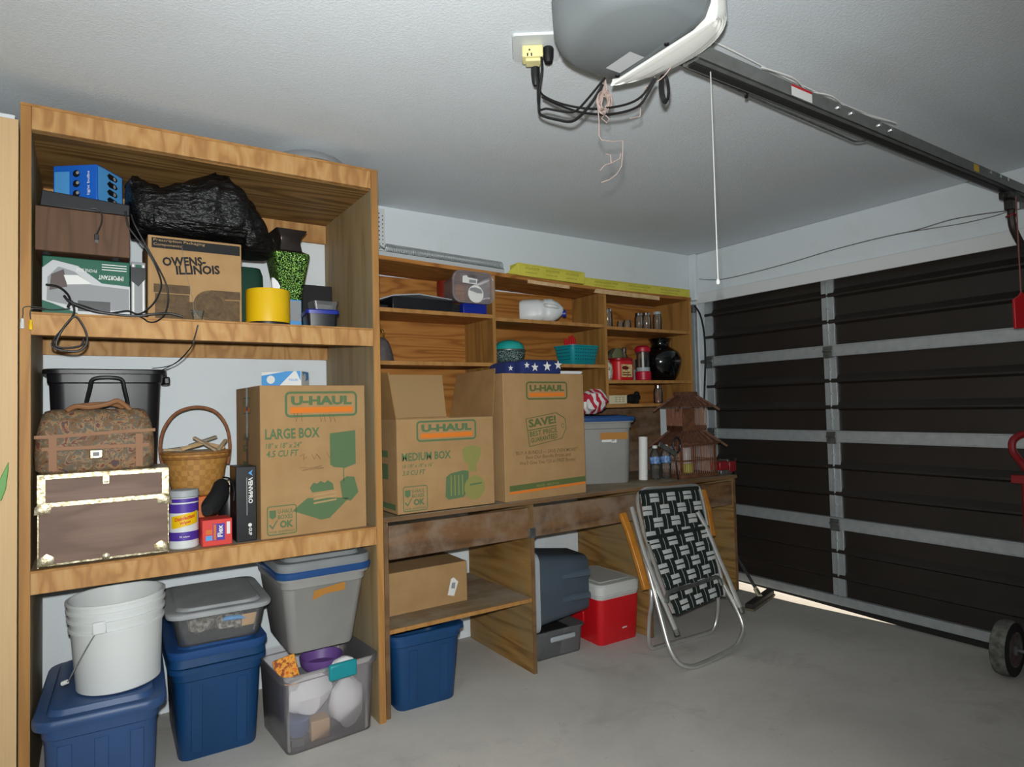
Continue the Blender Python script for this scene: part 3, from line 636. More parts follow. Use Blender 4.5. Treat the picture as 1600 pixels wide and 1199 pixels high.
for x, z in ((.02, .025), (w-.02, .027), (.012, .195), (w-.012, .195)):
    b = B(); s_ = 1 if x < w/2 else -1
    b.add([(x-.022*s_, -.008, z-.02), (x+.022*s_, -.008, z-.016), (x+.026*s_, -.008, z+.008), (x+.004*s_, -.008, z+.022), (x-.02*s_, -.008, z+.006), (x, -.016, z)], [(0, 1, 5), (1, 2, 5), (2, 3, 5), (3, 4, 5), (4, 0, 5), (4, 3, 2, 1, 0)] if s_ > 0 else [(1, 0, 5), (2, 1, 5), (3, 2, 5), (4, 3, 5), (0, 4, 5), (0, 1, 2, 3, 4)])
    b.build('corner_guard', GOLD, t)
b = B(); b.box(w/2-.01, w/2+.01, -.01, -.002, .262, .298); b.tube([(w/2-.006, -.012, .27), (w/2+.006, -.012, .27)], .003); b.build('latch', GOLD, t, bev=.001)
b = B(); b.lathe([(.012, 0), (.013, .003), (.006, .006), (0, .007)], 14); b.xf(Matrix.Translation((w/2, -.002, .014)) @ Matrix.Rotation(pi/2, 4, 'X')); b.build('rivet', GOLD, t)
# tapestry bag on the trunk
t = T('tapestry_bag', 'worn floral tapestry travel bag with tan handles on the trunk', 'bag', (.022, 2.722, Z2+.3065))
b = B(); rings = []
for z, w_, d_ in ((0, .32, .15), (.012, .345, .165), (.06, .352, .172), (.12, .345, .17), (.17, .33, .155), (.195, .318, .13), (.21, .30, .10), (.216, .26, .06)):
    rings.append([Vector(p)+Vector((noise.noise(Vector(p)*18)*.006,)*2+(0,)) for p in rr(w_, d_, min(.04, d_*.4), z, 6)])
b.loft(rings); b.build('bag_body', TAPES, t, ang=60)
b = B()
b.loft([[(x, -.093+.002*cos(x*60), .125+.006*sin(x*9)+z) for x in [(-.175+.35*i/20) for i in range(21)]] for z in (0, .011)], False, False, closed=False)
for x in (-.125, .125): b.box(x-.011, x+.011, -.0915, -.086, .01, .125)
b.box(-.155, .155, -.0925, -.086, .078, .09); b.build('leather_trim', TAN, t)
B().tube(smooth([(-.085, -.05, .213), (-.06, -.06, .226), (-.02, -.065, .222), (.03, -.06, .232), (.06, -.055, .243), (.085, -.045, .226), (.10, -.04, .21)], 5), .0085, 8).build('handle', TAN, t)
B().tube(smooth([(-.09, .03, .21), (-.05, .02, .228), (.05, .02, .232), (.09, .03, .21)], 5), .0085, 8).build('handle', TAN, t)
b = B(); b.box(-.022, .016, -.097, -.09, .045, .075); b.build('clasp', GOLD, t, bev=.003)
b = B(); b.rect(-.013, .006, .053, .067, 0, -.0985); b.build('clasp_inset', BLACKP, t)
# black tote behind
t = tote('deep_bin', 'tall black plastic tote standing behind the tapestry bag', (.056, 3.04, Z2), .385, .34, .675, BLACKP, k=.80, grip=False)
b = B(); b.box(.198, .222, -.06, .06, .62, .652); b.build('handle', BLACKP, t, bev=.006)
b = B(); b.tube(smooth([(-.07, -.15, .53), (-.055, -.168, .60), (-.045, -.174, .635), (0, -.178, .642), (.045, -.174, .635), (.055, -.168, .60), (.07, -.15, .53)], 4), .008, 8); b.build('front_handle', BLACKP, t)
# basket: stands on an orange carton
tag(bx(0, .2, 0, .17, 0, .155).build('orange_carton', ORNG, bev=.003, loc=(.27, 2.92, Z2)), 'orange cardboard carton under the wicker basket', 'carton')
tb_ = Vector((.376, 3.0, Z2+.157))
t = T('wicker_basket', 'round wicker basket with a tall hoop handle behind the wipes canister', 'basket', tb_)
def ell(rx, ry, z, n=40): return [(rx*cos(2*pi*i/n), ry*sin(2*pi*i/n), z) for i in range(n)]
def weave():
    m, nt, b_ = newmat('basket_weave'); v = coords(nt, 1)
    br = nt.nodes.new('ShaderNodeTexChecker'); br.inputs['Scale'].default_value = 46; br.inputs['Color1'].default_value = C('bd8b48'); br.inputs['Color2'].default_value = C('ab7a3c')
    nt.links.new(v, br.inputs[0]); nt.links.new(br.outputs[0], b_.inputs['Base Color']); bump(nt, b_, br.outputs[1], .6, .004); b_.inputs['Roughness'].default_value = .5; return m
rp = [(.084, .07, 0), (.092, .078, .012), (.108, .09, .08), (.123, .10, .155), (.132, .105, .172), (.132, .105, .182), (.122, .097, .182), (.11, .085, .08), (.09, .07, .02)]
B().loft([ell(*q) for q in rp]).build('bowl', weave(), t, ang=60)
for z, a_, b__ in ((.178, .132, .106), (.158, .126, .103)): B().tube(ell(a_, b__, z), .0055, 8, closed=True).build('rim_band', BASK, t)
B().tube(smooth([(-.124, 0, .12), (-.134, 0, .20), (-.12, 0, .28), (-.073, 0, .345), (0, 0, .368), (.073, 0, .348), (.118, 0, .285), (.132, 0, .2), (.124, 0, .12)], 5), .007, 8).build('handle', WICK, t)
SLM = [M('bleached_wood', 'b8a284', .7, col2='a08a6c', ns=40), M('grey_wood', '9a9180', .7), SLAT]
for i, (x, y, z, a, tl, L) in enumerate(((-.085, -.02, .192, 8, -4, .085), (-.06, .02, .196, -12, 6, .09), (-.02, -.03, .205, 20, 12, .09), (.03, -.035, .212, -38, -30, .115), (.03, .03, .222, 15, 16, .12), (.07, 0, .202, -30, -14, .09), (.098, -.02, .205, 50, 34, .07))):
    o = bx(-L/2, L/2, -.008, .008, -.005, .005).build('wooden_slat', SLM[i % 3], bev=.002, loc=tb_+Vector((x, y, z)))
    o.rotation_euler = (R(15*(i % 3)), R(-tl), R(a)); tag(o, 'short pale wooden slat lying loose in the wicker basket', 'wooden slat', 'slats in the basket')
B().loft([ell(.118, .088, .165), ell(.12, .09, .178), ell(.06, .05, .186)]).build('slat_fill', SLM[0], t)
# wipes canister
t = T('wipes_canister', 'white and purple disinfectant wipes canister beside the trunk', 'canister', (.294, 2.70, Z2))
B().lathe([(.049, 0), (.052, .004), (.052, .02)], 36).build('base', WHITEP, t)
B().lathe([(.0505, .02), (.0505, .187)], 36, c0=False, c1=False).build('tube', WHITEP, t)
B().lathe([(.051, .188), (.053, .19), (.053, .206), (.049, .213), (.042, .214), (.02, .216), (0, .216)], 36).build('lid', LGREY, t)
def wrap(b, r):
    for v in b.v:
        a = v.x/r; v.x, v.y = r*sin(a), -(r-v.y*0)*cos(a)
    return b
def grid(b, x0, x1, z0, z1, mi, n=10):
    for i in range(n): xa = x0+(x1-x0)*i/n; xb = x0+(x1-x0)*(i+1)/n; b.rect(xa, xb, z0, z1, mi)
b = B(); pass
for za, zb_ in ((.03, .062), (.132, .165), (.170, .184)): b = B(); grid(b, -.075, .075, za, zb_, 0, 36); wrap(b, .0509); b.build('label_band', [VIOLET], t)
b = B()
b = B(); m0 = b.mark(); grid(b, -.05, .05, .083, .128, 0, 30); [setattr(v, 'z', v.z+v.x*.18) for v in b.v[m0:]]
m1 = b.mark(); wrap(b, .0512); b.build('label_panel', [YEL], t)
for tx, z_, h_, w_, x_, al, mt in (('Disinfectant', .107, .014, .072, 0, 'C', REDP), ('Wipes', .089, .013, .038, 0, 'C', REDP), ('75 wipes', .040, .008, .035, -.02, 'L', PAPER)):
    b = B(); b.text(tx, x_, z_, h_, w_, 0, .03 if mt is REDP else .01, align=al)
    if mt is REDP:
        for v in b.v: v.z += v.x*.18
    wrap(b, .0518 if mt is REDP else .0514); b.build('lettering', mt, t)

# red box and black roll
t = carton('red_box', 'small red box with a purple panel reading Flex beside the wipes', 'box', (.3485, 2.635, Z2), .104, .10, .098, M('red_card', 'd43c34', .6))
b = B(); b.rect(.036, .078, .02, .082, 0, -.0012); b.rect(.012, .034, .022, .04, 2, -.0012); b.rect(.012, .034, .045, .062, 3, -.0012); b.rect(.084, .096, .04, .086, 1, -.0012)
b.text('Flex', .070, .032, .018, .044, 1, .03, rot=pi/2, y=-.0016); b.rect(.0385, .048, .022, .08, 4, -.0014); b.build('printing', [VIOLET, PAPER, LBLUE, ORNG, ORNG], t)
t = T('rolled_umbrella', 'rolled black folding umbrella lying over the red box', 'umbrella', (.392, 2.70, Z2+.137))
pts = [Vector((-.025, -.055, -.003)), Vector((-.01, -.03, .004)), Vector((.03, .03, .04)), Vector((.045, .065, .075)), Vector((.05, .078, .086))]
B().tube(pts, [.022, .035, .036, .030, .018], 14).build('canopy_roll', BLACKM, t)
B().tube(smooth([Vector((.05, .06, .105)), Vector((.068, .01, .10)), Vector((.075, -.03, .06)), Vector((.072, -.035, .02))], 4), .004, 6).build('wrist_loop', CORD, t)
t = T('gold_lid_jar', 'squat dark jar with a gold lid standing behind the umbrella', 'jar', (.478, 2.836, Z2))
B().lathe([(.04, 0), (.045, .01), (.045, .16), (.04, .175)], 24).build('jar_body', BLACKP, t)
B().lathe([(.044, .175), (.046, .18), (.046, .215), (.042, .222), (0, .224)], 24).build('lid', GOLD, t)
t = carton('tall_black_box', 'tall glossy black box with white lettering beside the big moving box', 'box', (.468, 2.645, Z2), .075, .13, .288, BLACKP)
b = B(); b.text('VENVPRO', .045, .245, .016, .10, 0, .03, rot=-pi/2, y=-.0012); b.rect(.038, .041, .10, .245, 1, -.0012); b.disc(.05, .062, .007, 0, -.0012); b.text('GUP', .045, .052, .012, .03, 0, .03, rot=-pi/2, y=-.0012)
b.poly([(.045, .262), (.062, .275), (.056, .262), (.062, .25)], 2, -.0012); b.build('printing', [PAPER, GREYC, LBLUE], t)
# large moving box
w, h = .43, .602
t = carton('moving_box', 'large sealed moving box with a green lamp print on the middle shelf', 'moving box', (.555, 2.628, Z2), w, .44, h, CARD, R(1.0))
b = B(); logo(b, .245, .525, .30, .105)
b.text('LARGE BOX', .018, .388, .042, .215, 0, .03, y=-.0012); b.text('18" x 18" x 24"', .02, .352, .022, .14, 0, .015, .15, y=-.0012); b.text('4.5 CU FT', .022, .318, .026, .125, 0, .02, .15, y=-.0012)
b.poly([(.275, .275), (.29, .262), (.34, .256), (.385, .27), (.385, .412), (.275, .402)], 0, -.0012); b.rect(.33, .334, .20, .26, 0, -.0012)
b.poly([(.12, .10), (.18, .145), (.30, .135), (.355, .13), (.27, .055), (.235, .052)], 0, -.0012)
b.poly([(.19, .185), (.205, .205), (.22, .2), (.235, .21), (.25, .2), (.265, .21), (.285, .195), (.29, .17), (.20, .165)], 0, -.0012)
for i in range(3): b.poly([(.205, .15-i*.016), (.3, .158-i*.016), (.3, .164-i*.016), (.205, .157-i*.016)], 2, -.0018)
b.poly([(.315, .2), (.345, .22), (.378, .215), (.395, .15), (.36, .115), (.325, .13)], 0, -.0012)
okbadge(b, .022, .012, .115, .115)
b.rect(.2, .2+.001, .02, .021, 0, -.0012)
for pts in (((.13, .49), (.14, .455), (.145, .49)), ((.16, .49), (.162, .455)), ((.235, .485), (.24, .45), (.25, .485), (.258, .45)), ((.275, .485), (.28, .45), (.29, .48), (.30, .45)), ((.15, .315), (.17, .325), (.165, .3), (.18, .312)), ((.2, .32), (.21, .3), (.22, .32), (.235, .3)), ((.26, .325), (.275, .3), (.29, .325)), ((.31, .32), (.33, .322)), ((.15, .27), (.25, .262), (.16, .258), (.24, .272))):
    b.tube([(x, -.0012, z) for x, z in pts], .0009, 4, 3)
b.build('printing', [PGREEN, PORNG, CARDI, PPEN], t)
b = B(); m0 = b.mark(); b.rect(-.24, -.205, .0, h, 0, 0); b.xf(Matrix.Rotation(-pi/2, 4, 'Z') @ Matrix.Translation((0, -.0012, 0)), m0)
m0 = b.mark(); b.frame(-.29, -.16, .49, .56, .005, 1, .01); b.rect(-.28, -.17, .50, .515, 2); b.text('U-HAUL', -.28, .525, .02, .1, 1, .02); b.text('LARGE', -.30, .38, .03, .12, 1, .02); b.text('BOX', -.30, .33, .03, .08, 1, .02); b.rect(-.3, -.2, .25, .29, 1); b.xf(Matrix.Rotation(-pi/2, 4, 'Z') @ Matrix.Translation((0, -.0009, 0)), m0)
b.build('side_printing', [FILM, PGREEN, PORNG], t)
# glove box on it
t = T('glove_box', 'white and blue tissue carton on top of the large moving box', 'carton', (.735, 2.70, Z2+h+.001), R(-32))
bx(-.165, 0, 0, .105, 0, .062).build('carton_body', PAPER, t, bev=.002)
b = B(); b.poly([(-.163, .002), (-.163, .045), (-.06, .062), (-.03, .062), (-.09, .002)], 0, -.0012); b.disc(-.125, .028, .017, 1, -.0016); b.poly([(-.02, .062), (-.002, .062), (-.002, .02)], 0, -.0012)
b.text('TISSUES', -.052, .02, .010, .04, 0, .01, y=-.0012); b.build('printing', [LBLUE, PAPER], t)
b = B(); m0 = b.mark(); b.poly([(.01, .06), (.1, .06), (.1, .03), (.05, .02)], 0, 0); b.disc(.045, .038, .016, 1, -.0006); b.xf(Matrix.Translation((.0012, 0, 0)) @ Matrix.Rotation(pi/2, 4, 'Z'), m0); b.build('end_printing', [LBLUE, PAPER], t)

# ================================================================== TALL UNIT, FLOOR COMPARTMENT
tote('lidded_tote', 'blue lidded tote under the white bucket at lower left', (.046, 2.80, 0), .338, .55, .345, BLUE, R(-3), BLUE, ribs=(-.10, 0, .10), k=.88, grip=False)
t = T('plastic_bucket', 'white plastic bucket with a wire handle on the blue lidded tote', 'bucket', (.088, 2.705, .3835), R(0)); t.rotation_euler = (R(0), R(-1.5), 0)
B().lathe([(.124, 0), (.129, .004), (.140, .205), (.147, .206), (.147, .214), (.141, .216), (.1425, .238), (.150, .24), (.150, .248), (.144, .25), (.145, .268), (.152, .27), (.152, .278), (.147, .28), (.148, .296), (.153, .298), (.153, .306), (.147, .308), (.143, .306), (.136, .2), (.122, .006)], 48).build('pail', WHITEP, t)
pts = [Vector((-.055, -.140, .235)), Vector((-.08, -.148, .2)), Vector((-.115, -.165, .145)), Vector((-.14, -.17, .10)), Vector((-.15, -.16, .085))]
B().tube(smooth(pts, 4), .0022, 6).build('wire_handle', STEELD, t)
b = B(); b.box(-.075, -.035, -.150, -.135, .215, .255); b.build('handle_ear', WHITEP, t, bev=.004)
B().tube([(-.145, -.166, .092), (-.160, -.158, .086)], .007, 8).build('grip', WHITEP, t)
# second tote, stacked inside another
tote('stacked_tote', 'navy blue tote at the bottom of the pair under the clear shoe bin', (.425, 2.985, 0), .33, .52, .36, NAVY, R(-1), ribs=(-.08, .08), k=.84, grip=False)
t = T('nested_tote', 'navy lidded tote nested into the top of another navy tote', 'storage tote', (.425, 2.985, .03), R(-1))
B().loft([rr(.25, .40, .04, 0), rr(.285, .46, .045, .325), rr(.30, .47, .05, .333), rr(.35, .535, .05, .335), rr(.342, .527, .05, .375)]).build('bin_body', NAVY, t)
lid_mesh(.32, .51, .05, .028, .01).build('lid', NAVYS, t, loc=(0, 0, .367))
zt = .03+.367+.038
t = T('shoe_bin', 'clear plastic bin with a dull grey lid stacked on the navy totes', 'storage bin', (.432, 2.935, zt+.001), R(-2)); w, d, h = .338, .44, .125
B().loft([rr(w*.86, d*.88, .04, 0), rr(w*.87, d*.89, .04, .004), rr(w, d, .045, h), rr(w-.006, d-.006, .045, h), rr(w*.86-.006, d*.88-.006, .04, .006)]).build('bin_body', CLEARP, t)
lid_mesh(w, d, .05, .02, .010).build('lid', UNDER, t, loc=(0, 0, h-.01))
def lump(b, c, r, s=1., mi=0, n=12):
    c = Vector(c); rings = []
    for i in range(7):
        a = -pi/2+pi*(i+.001)/6.002; rg = []
        for j in range(n):
            p = Vector((r[0]*cos(a)*cos(2*pi*j/n), r[1]*cos(a)*sin(2*pi*j/n), r[2]*sin(a)))
            rg.append(c+p*(1+s*noise.noise((c+p)*22)))
        rings.append(rg)
    return b.loft(rings, mi=mi)
b = B(); lump(b, (-.07, -.09, .05), (.065, .075, .042), .5); lump(b, (.04, -.06, .045), (.075, .09, .04), .5); lump(b, (0, .09, .045), (.12, .10, .04), .4); lump(b, (.1, -.12, .04), (.04, .04, .035), .4)
o = tag(b.build('small_odds_and_ends', STUFFT), 'jumble of small wrapped odds and ends inside the clear shoe bin', 'odds and ends', kind='stuff'); o.location = (.432, 2.935, zt+.006); o.scale = (.78, .80, .80)
t = T('letter_opener', 'turquoise plastic tool handle lying inside the clear shoe bin', 'tool', (.475, 2.752, zt+.075)); B().tube([(-.04, 0, 0), (-.03, 0, .005), (.02, 0, .002), (.045, 0, -.006)], [.003, .009, .009, .004], 10).build('handle_grip', LBLUE, t)
tag(bx(-.03, .03, 0, .003, 0, .045).build('paper_tag', BEIGE, loc=(.535, 2.748, zt+.04)), 'beige paper tag pressed against the front of the shoe bin', 'paper')
# clear tote with turquoise handle
tc = Vector((.796, 2.745, 0)); w, d, h = .385, .36, .305; rz = R(4)
t = T('open_storage_bin', 'open clear plastic bin with turquoise handle on the floor at the shelf post', 'storage bin', tc, rz)
B().loft([rr(w*.9, d*.9, .03, 0), rr(w*.91, d*.91, .03, .004), rr(w-.01, d-.01, .035, h-.03), rr(w+.016, d+.016, .04, h-.028), rr(w+.02, d+.02, .04, h), rr(w+.008, d+.008, .038, h+.001), rr(w-.014, d-.014, .034, h-.02), rr(w*.9-.008, d*.9-.008, .03, .006)]).build('bin_body', CLEARV, t, ang=40)
b = B(); b.box(-.02, .095, -d/2-.022, -d/2+.002, h-.055, h+.008); b.build('handle', TEAL, t, bev=.008)
mm = Matrix.Translation(tc) @ Matrix.Rotation(rz, 4, 'Z')
def inbin(o, p, lab, cat, **k): o.location = mm @ Vector(p); return tag(o, lab, cat, **k)
b = B(); lump(b, (0, 0, 0), (.10, .06, .07), .35, n=20); inbin(b.build('white_bag', CLOTHW), (-.07, -.085, .185), 'puffy white plastic bag at the left inside the clear bin', 'bag')
b = B(); lump(b, (0, 0, 0), (.075, .05, .10), .3, n=20); inbin(b.build('white_pouch', CLOTHW), (.094, -.10, .118), 'rounded white pouch at the right inside the clear bin', 'pouch')
inbin(bx(-.04, .035, -.02, .05, 0, .075).build('beige_carton', BEIGE, bev=.002), (-.03, -.11, .008), 'beige carton low at the front inside the clear bin', 'carton')
b = B().lathe([(.036, 0), (.042, .008), (.046, .062), (.042, .066)], 24); inbin(b.build('blue_cup', M('blue_cup', '3a567e', .4)), (-.115, -.10, .045), 'blue plastic cup low at the left inside the clear bin', 'cup')
b = B().lathe([(.035, 0), (.042, .005), (.042, .03), (.03, .036)], 20); inbin(b.build('glass_dish', GLASS), (-.115, -.10, .008), 'small glass dish under the blue cup in the clear bin', 'dish')
o = inbin(bx(-.045, .045, -.006, .006, 0, .092).build('snack_packet', ORNP, bev=.004), (-.128, -.036, .236), 'orange and brown snack packet poking out of the clear bin', 'packet'); o.rotation_euler = (R(-18), R(-8), rz)
b = B().lathe([(.07, 0), (.085, .02), (.09, .05), (.086, .05), (.07, .01)], 28); o = inbin(b.build('purple_bowl', PURPLE), (.03, .025, .232), 'purple plastic bowl lying in the top of the clear bin', 'bowl')
b = B(); lump(b, (0, 0, 0), (.06, .04, .035), .5, n=16); inbin(b.build('crumpled_tissue', CLOTHW), (.09, -.10, .262), 'crumpled white tissue below the turquoise handle of the clear bin', 'tissue')
b = B(); b.box(-.15, .15, .045, .14, 0, .20); inbin(b.build('grey_carton', GREYC, bev=.004), (0, -.0, .008), 'grey carton standing at the back of the clear bin', 'carton')
# grey tote standing on the bin
t = tote('grey_tote', 'grey tote with a blue striped lid perched on the clear bin', (.811, 2.885, .335), .355, .50, .325, GREYP, R(0), None, k=.74, r=.045, grip=False)
lid_mesh(.355, .50, .05, .028, .004).build('blue_lid', NAVYS, t, loc=(0, 0, .318))
lid_mesh(.35, .495, .05, .034, .016).build('grey_lid', GREYL, t, loc=(0, 0, .346))
b = B(); m0 = b.mark(); b.poly([(-.055, .215), (-.05, .255), (.07, .272), (.08, .268), (.078, .238), (.0, .235)], 0, 0)
for v in b.v: v.y = -(.37*.5+(.24-.185)*v.z/.27)-.0035
b.build('tape_patch', SKIN_, t)

# ================================================================== HUTCH TOP
ang = [P(x, y, Y=3.235) for x, y in ((606, 388), (830, 428))]
HT = lambda x: 2.082-(x-1.052)/1.6*.048+.002       # top face of the left boards
# long coiled door spring lying on the hutch top
x0, x1 = 1.245, 1.935
t = T('door_spring', 'long coiled steel door spring lying along the top of the hutch', 'spring', (0, 0, 0))
pts = []; turns = 72; r_ = .019
for i in range(turns*10+1):
    a = 2*pi*i/10; x = x0+(x1-x0)*i/(turns*10); pts.append((x, 3.0+r_*cos(a), HT(x)+.038+r_+r_*sin(a)))
B().tube(pts, .0022, 5).build('coil', METAL, t)
q = Vector(pts[0]); B().tube(smooth([q, q+Vector((-.03, -.03, .0)), q+Vector((-.055, -.03, .02)), q+Vector((-.075, -.02, 0)), q+Vector((-.055, -.02, -.010))], 4), .003, 6).build('hook', METAL, t)
# perforated angle strip standing at the tall unit, steel angles
t = T('perforated_strip', 'white perforated steel strip standing against the wall beside the tall unit', 'bracket strip', (1.325, 3.2685, 2.09))
b = B(); b.box(-.025, .025, -.003, 0, 0, .33); b.box(-.025, -.022, -.03, 0, 0, .33); b.build('strip', M('white_enamel', 'd4d8d8', .5), t)
b = B()
for k in range(13): b.disc(-.008, .014+k*.024, .004, 0, -.0036, 8); b.disc(.012, .026+k*.022, .0035, 0, -.0036, 8)
b.build('perforations', BLACKM, t)
t = T('steel_angle', 'long thin steel angle lying along the back of the hutch top', 'steel angle', (1.08, 2.985, HT(1.08)+.001), 0, None, 0, R(1.7))
b = B(); b.box(0, .86, 0, .002, 0, .034); b.box(0, .86, 0, .045, .032, .034); b.build('angle', M('white_angle', 'b9bfc0', .5), t)
# long yellow cartons
def long_carton(name, label, x0, x1, y, z, d, h, flap, rz, ry):
    t = T(name, label, 'long carton', (x0, y, z), rz, None, 0, ry); L = x1-x0
    bx(0, L, 0, d, 0, h).build('carton_body', YELC, t, bev=.002)
    if flap:
        b = B(); b.add([(0, 0, .0), (0, d, 0), (-.06, d, .001), (-.075, .0, .001), (0, 0, .003), (0, d, .003), (-.06, d, .004), (-.075, 0, .004)], [(3, 2, 1, 0), (4, 5, 6, 7), (0, 4, 7, 3), (1, 2, 6, 5), (2, 3, 7, 6), (0, 1, 5, 4)])
        b.prism([(0, h), (0, 0), (-.07, .004)], 0, .003); b.build('open_flap', YELC, t)
    b = B()
    for i in range(3): b.text('INSTALLATION STRIP', L*(.10+.3*i), h*.55, h*.2, L*.2, 0, .0, y=-.001); b.text('see instructions inside', L*(.10+.3*i), h*.25, h*.14, L*.17, 0, .0, y=-.001)
    b.rect(L*.06, L*.94, h*.86, h*.88, 0, -.001); b.build('printing', M('olive_print', '7f7c2c', .7), t)
    return t
long_carton('long_yellow_carton', 'yellow long carton with an open flap lying on the middle of the hutch top', 2.02, 2.50, 2.96, 2.062, .09, .072, True, R(-1), R(1.5))
long_carton('long_yellow_carton', 'longest yellow carton reaching the corner at the right end of the hutch top', 2.505, 3.46, 2.975, 2.040, .08, .058, False, R(0), R(0))
tag(bx(0, .16, 0, .12, 0, .02).build('grey_plate', STEELD, bev=.002, loc=(1.80, 3.06, HT(1.80)+.001)), 'flat grey metal plate lying left of the yellow cartons', 'plate')

# ---------------- left bay
ZL = 1.8235
t = T('black_tray', 'shallow black tray with a metal edged cover in the upper left hutch bay', 'tray', (1.26, 2.965, ZL))
B().loft([[(x, y, z) for x, y in ((0, 0), (.34, 0), (.34, .24), (0, .24))] for z in (0, .062)]).build('tray_body', BLACKP, t, bev=.003)
b = B(); b.prism([(-.17, .004), (.0, .062), (.14, .078), (.33, .064), (.33, .068), (.14, .084), (0, .068), (-.17, .009)], -.012, .24); b.build('cover', LGREY, t)
tag(bx(-.11, 0, 0, .22, 0, .018).build('dark_case', BLACKM, bev=.003, loc=(1.24, 2.975, ZL)), 'low black case under the raised tray cover', 'case')
t = T('blue_carton', 'small cobalt blue box under the clear tub in the upper left bay', 'box', (1.658, 2.955, ZL)); bx(0, .145, 0, .17, 0, .054).build('carton_body', COBALT, t, bev=.003)
t = T('clear_tub', 'clear plastic tub standing on its side showing its lid on the hutch', 'tub', (1.700, 2.914, 1.957), 0)
b = B().loft([rr(.25, .165, .045, 0), rr(.255, .17, .048, .008), rr(.25, .165, .045, .015), rr(.222, .146, .035, .016), rr(.195, .125, .03, .155)]); b.xf(Matrix.Rotation(-pi/2, 4, 'X')); b.build('tub_body', CLEARV, t)
b = B(); b.tube([(p[0], -.001, p[1]) for p in rr(.247, .162, .045, 0)], .005, 6, closed=True); b.build('lid_rim', CLEARV, t)
b = B(); b.disc(.01, -.035, .047, 0, -.0035, 28); b.poly([(-.068, .055), (-.045, .06), (-.035, .05), (.02, .045), (.018, .015), (-.07, .02)], 0, -.0045); b.rect(-.03, .012, .022, .038, 1, -.005); b.poly([(-.03, -.018), (-.01, -.022), (.015, -.03), (.05, -.03), (.045, -.01), (.01, .0), (-.02, -.004)], 1, -.005)
b.build('lid_labels', [PAPER, GREYC], t)
tag(B().lathe([(.044, 0), (.048, .005), (.052, .20), (.048, .21)], 24).build('red_cup', M('dark_red_plastic', '7d2418', .4), loc=(1.676, 3.185, ZL)), 'tall dark red cup standing behind the clear tub', 'cup')
tag(bx(1.605, 1.652, 2.98, 3.12, ZL+.0, ZL+.05).build('black_brick', BLACKM, bev=.004), 'black block between the black tray and the cobalt blue box', 'block')
# bell at the left end
t = T('cast_bell', 'dull grey cast bell with a brass mount in the left hutch bay', 'bell', (1.215, 3.02, 1.5605))
B().lathe([(.062, 0), (.066, .004), (.062, .03), (.052, .07), (.040, .10), (.022, .118), (0, .122)], 28).build('bell_body', IRON, t)
b = B(); b.tube(smooth([(-.01, 0, .118), (-.03, 0, .135), (-.028, 0, .158), (-.005, 0, .165), (.015, 0, .15), (.012, 0, .12)], 4), .006, 8); b.build('mount', M('old_brass', '8a6a2a', .4, .8), t)

# ---------------- middle bay
t = T('milk_jug', 'white plastic jug lying on its side with a blue cap', 'jug', (2.135, 3.12, 1.8115), R(-38))
def jug():
    b = B().loft([rr(.12, .12, .035, 0), rr(.135, .135, .04, .02), rr(.137, .137, .045, .11), rr(.125, .125, .05, .135), rr(.137, .137, .045, .145), rr(.137, .137, .05, .19), rr(.10, .10, .045, .225), rr(.05, .05, .024, .25), rr(.036, .036, .017, .256)])
    return b.xf(Matrix.Translation((0, 0, .069)) @ Matrix.Rotation(pi/2, 4, 'Y'))
jug().build('jug_body', WHITEP, t, ang=60)
b = B().tube(smooth([(.15, -.06, .095), (.165, -.076, .09), (.20, -.07, .085), (.225, -.04, .08)], 4), .012, 10); b.build('handle', WHITEP, t)
b = B().lathe([(.022, 0), (.022, .02), (.018, .022)], 18); b.xf(Matrix.Translation((.25, -.0, .05)) @ Matrix.Rotation(pi/2, 4, 'Y')); b.build('cap', COBALT, t)
t = T('beaded_bowl', 'round covered bowl of beaded wire with a teal lid in the middle bay', 'bowl', (2.012, 3.06, 1.563))
B().lathe([(.05, 0), (.07, .01), (.088, .04), (.09, .07), (.088, .08)], 32).build('bowl_body', SPARK, t)
B().lathe([(.088, .08), (.084, .105), (.066, .125), (.03, .137), (0, .139)], 32).build('lid', TEALM, t)
B().tube(circ(.09, .078, 32), .005, 8, closed=True).build('rim', STEELD, t)
t = T('teal_basket', 'teal plastic basket with slotted sides in the middle hutch bay', 'basket', (2.500, 3.05, 1.563), R(6))
b = B().loft([rr(.19, .13, .02, 0), rr(.20, .14, .022, .006), rr(.235, .175, .03, .108), rr(.245, .185, .03, .110), rr(.245, .185, .03, .118), rr(.228, .168, .03, .118), rr(.19, .13, .02, .008)]); b.build('basket_body', TEAL, t, ang=40)
b = B()
for row in range(4):
    for k in range(9):
        z = .03+row*.02; wz = .20+.035*z/.108; dz = .14+.035*z/.108; b.rect(-wz*.42+k*wz*.095, -wz*.42+k*wz*.095+.010, z, z+.006, 0, -dz/2-.0012)
b.build('slots', M('slot_shadow_teal', '0a4a52', .6), t)
b = B(); m0 = b.mark()
for row in range(4):
    for k in range(7):
        z = .03+row*.02; b.rect(-.055+k*.016, -.055+k*.016+.010, z, z+.006, 0, -(.20+.035*z/.108)/2-.0012)
b.xf(Matrix.Rotation(-pi/2, 4, 'Z'), m0); b.build('end_slots', bpy.data.materials['slot_shadow_teal'], t)
b = B()
for x in (-.03, -.012, .006, .024, .04): b.tube([(x, 0, .0), (x, 0, .10), (x*1.05, .01, .165+.015*sin(x*80))], [.011, .011, .006], 8)
b.box(-.045, .05, -.012, .012, 0, .06)
o = tag(b.build('red_comb', REDP, loc=(2.455, 3.055, 1.572)), 'bright red plastic piece with prongs standing in the teal basket', 'plastic piece')
# folded flag on the right moving box is below (box top z)

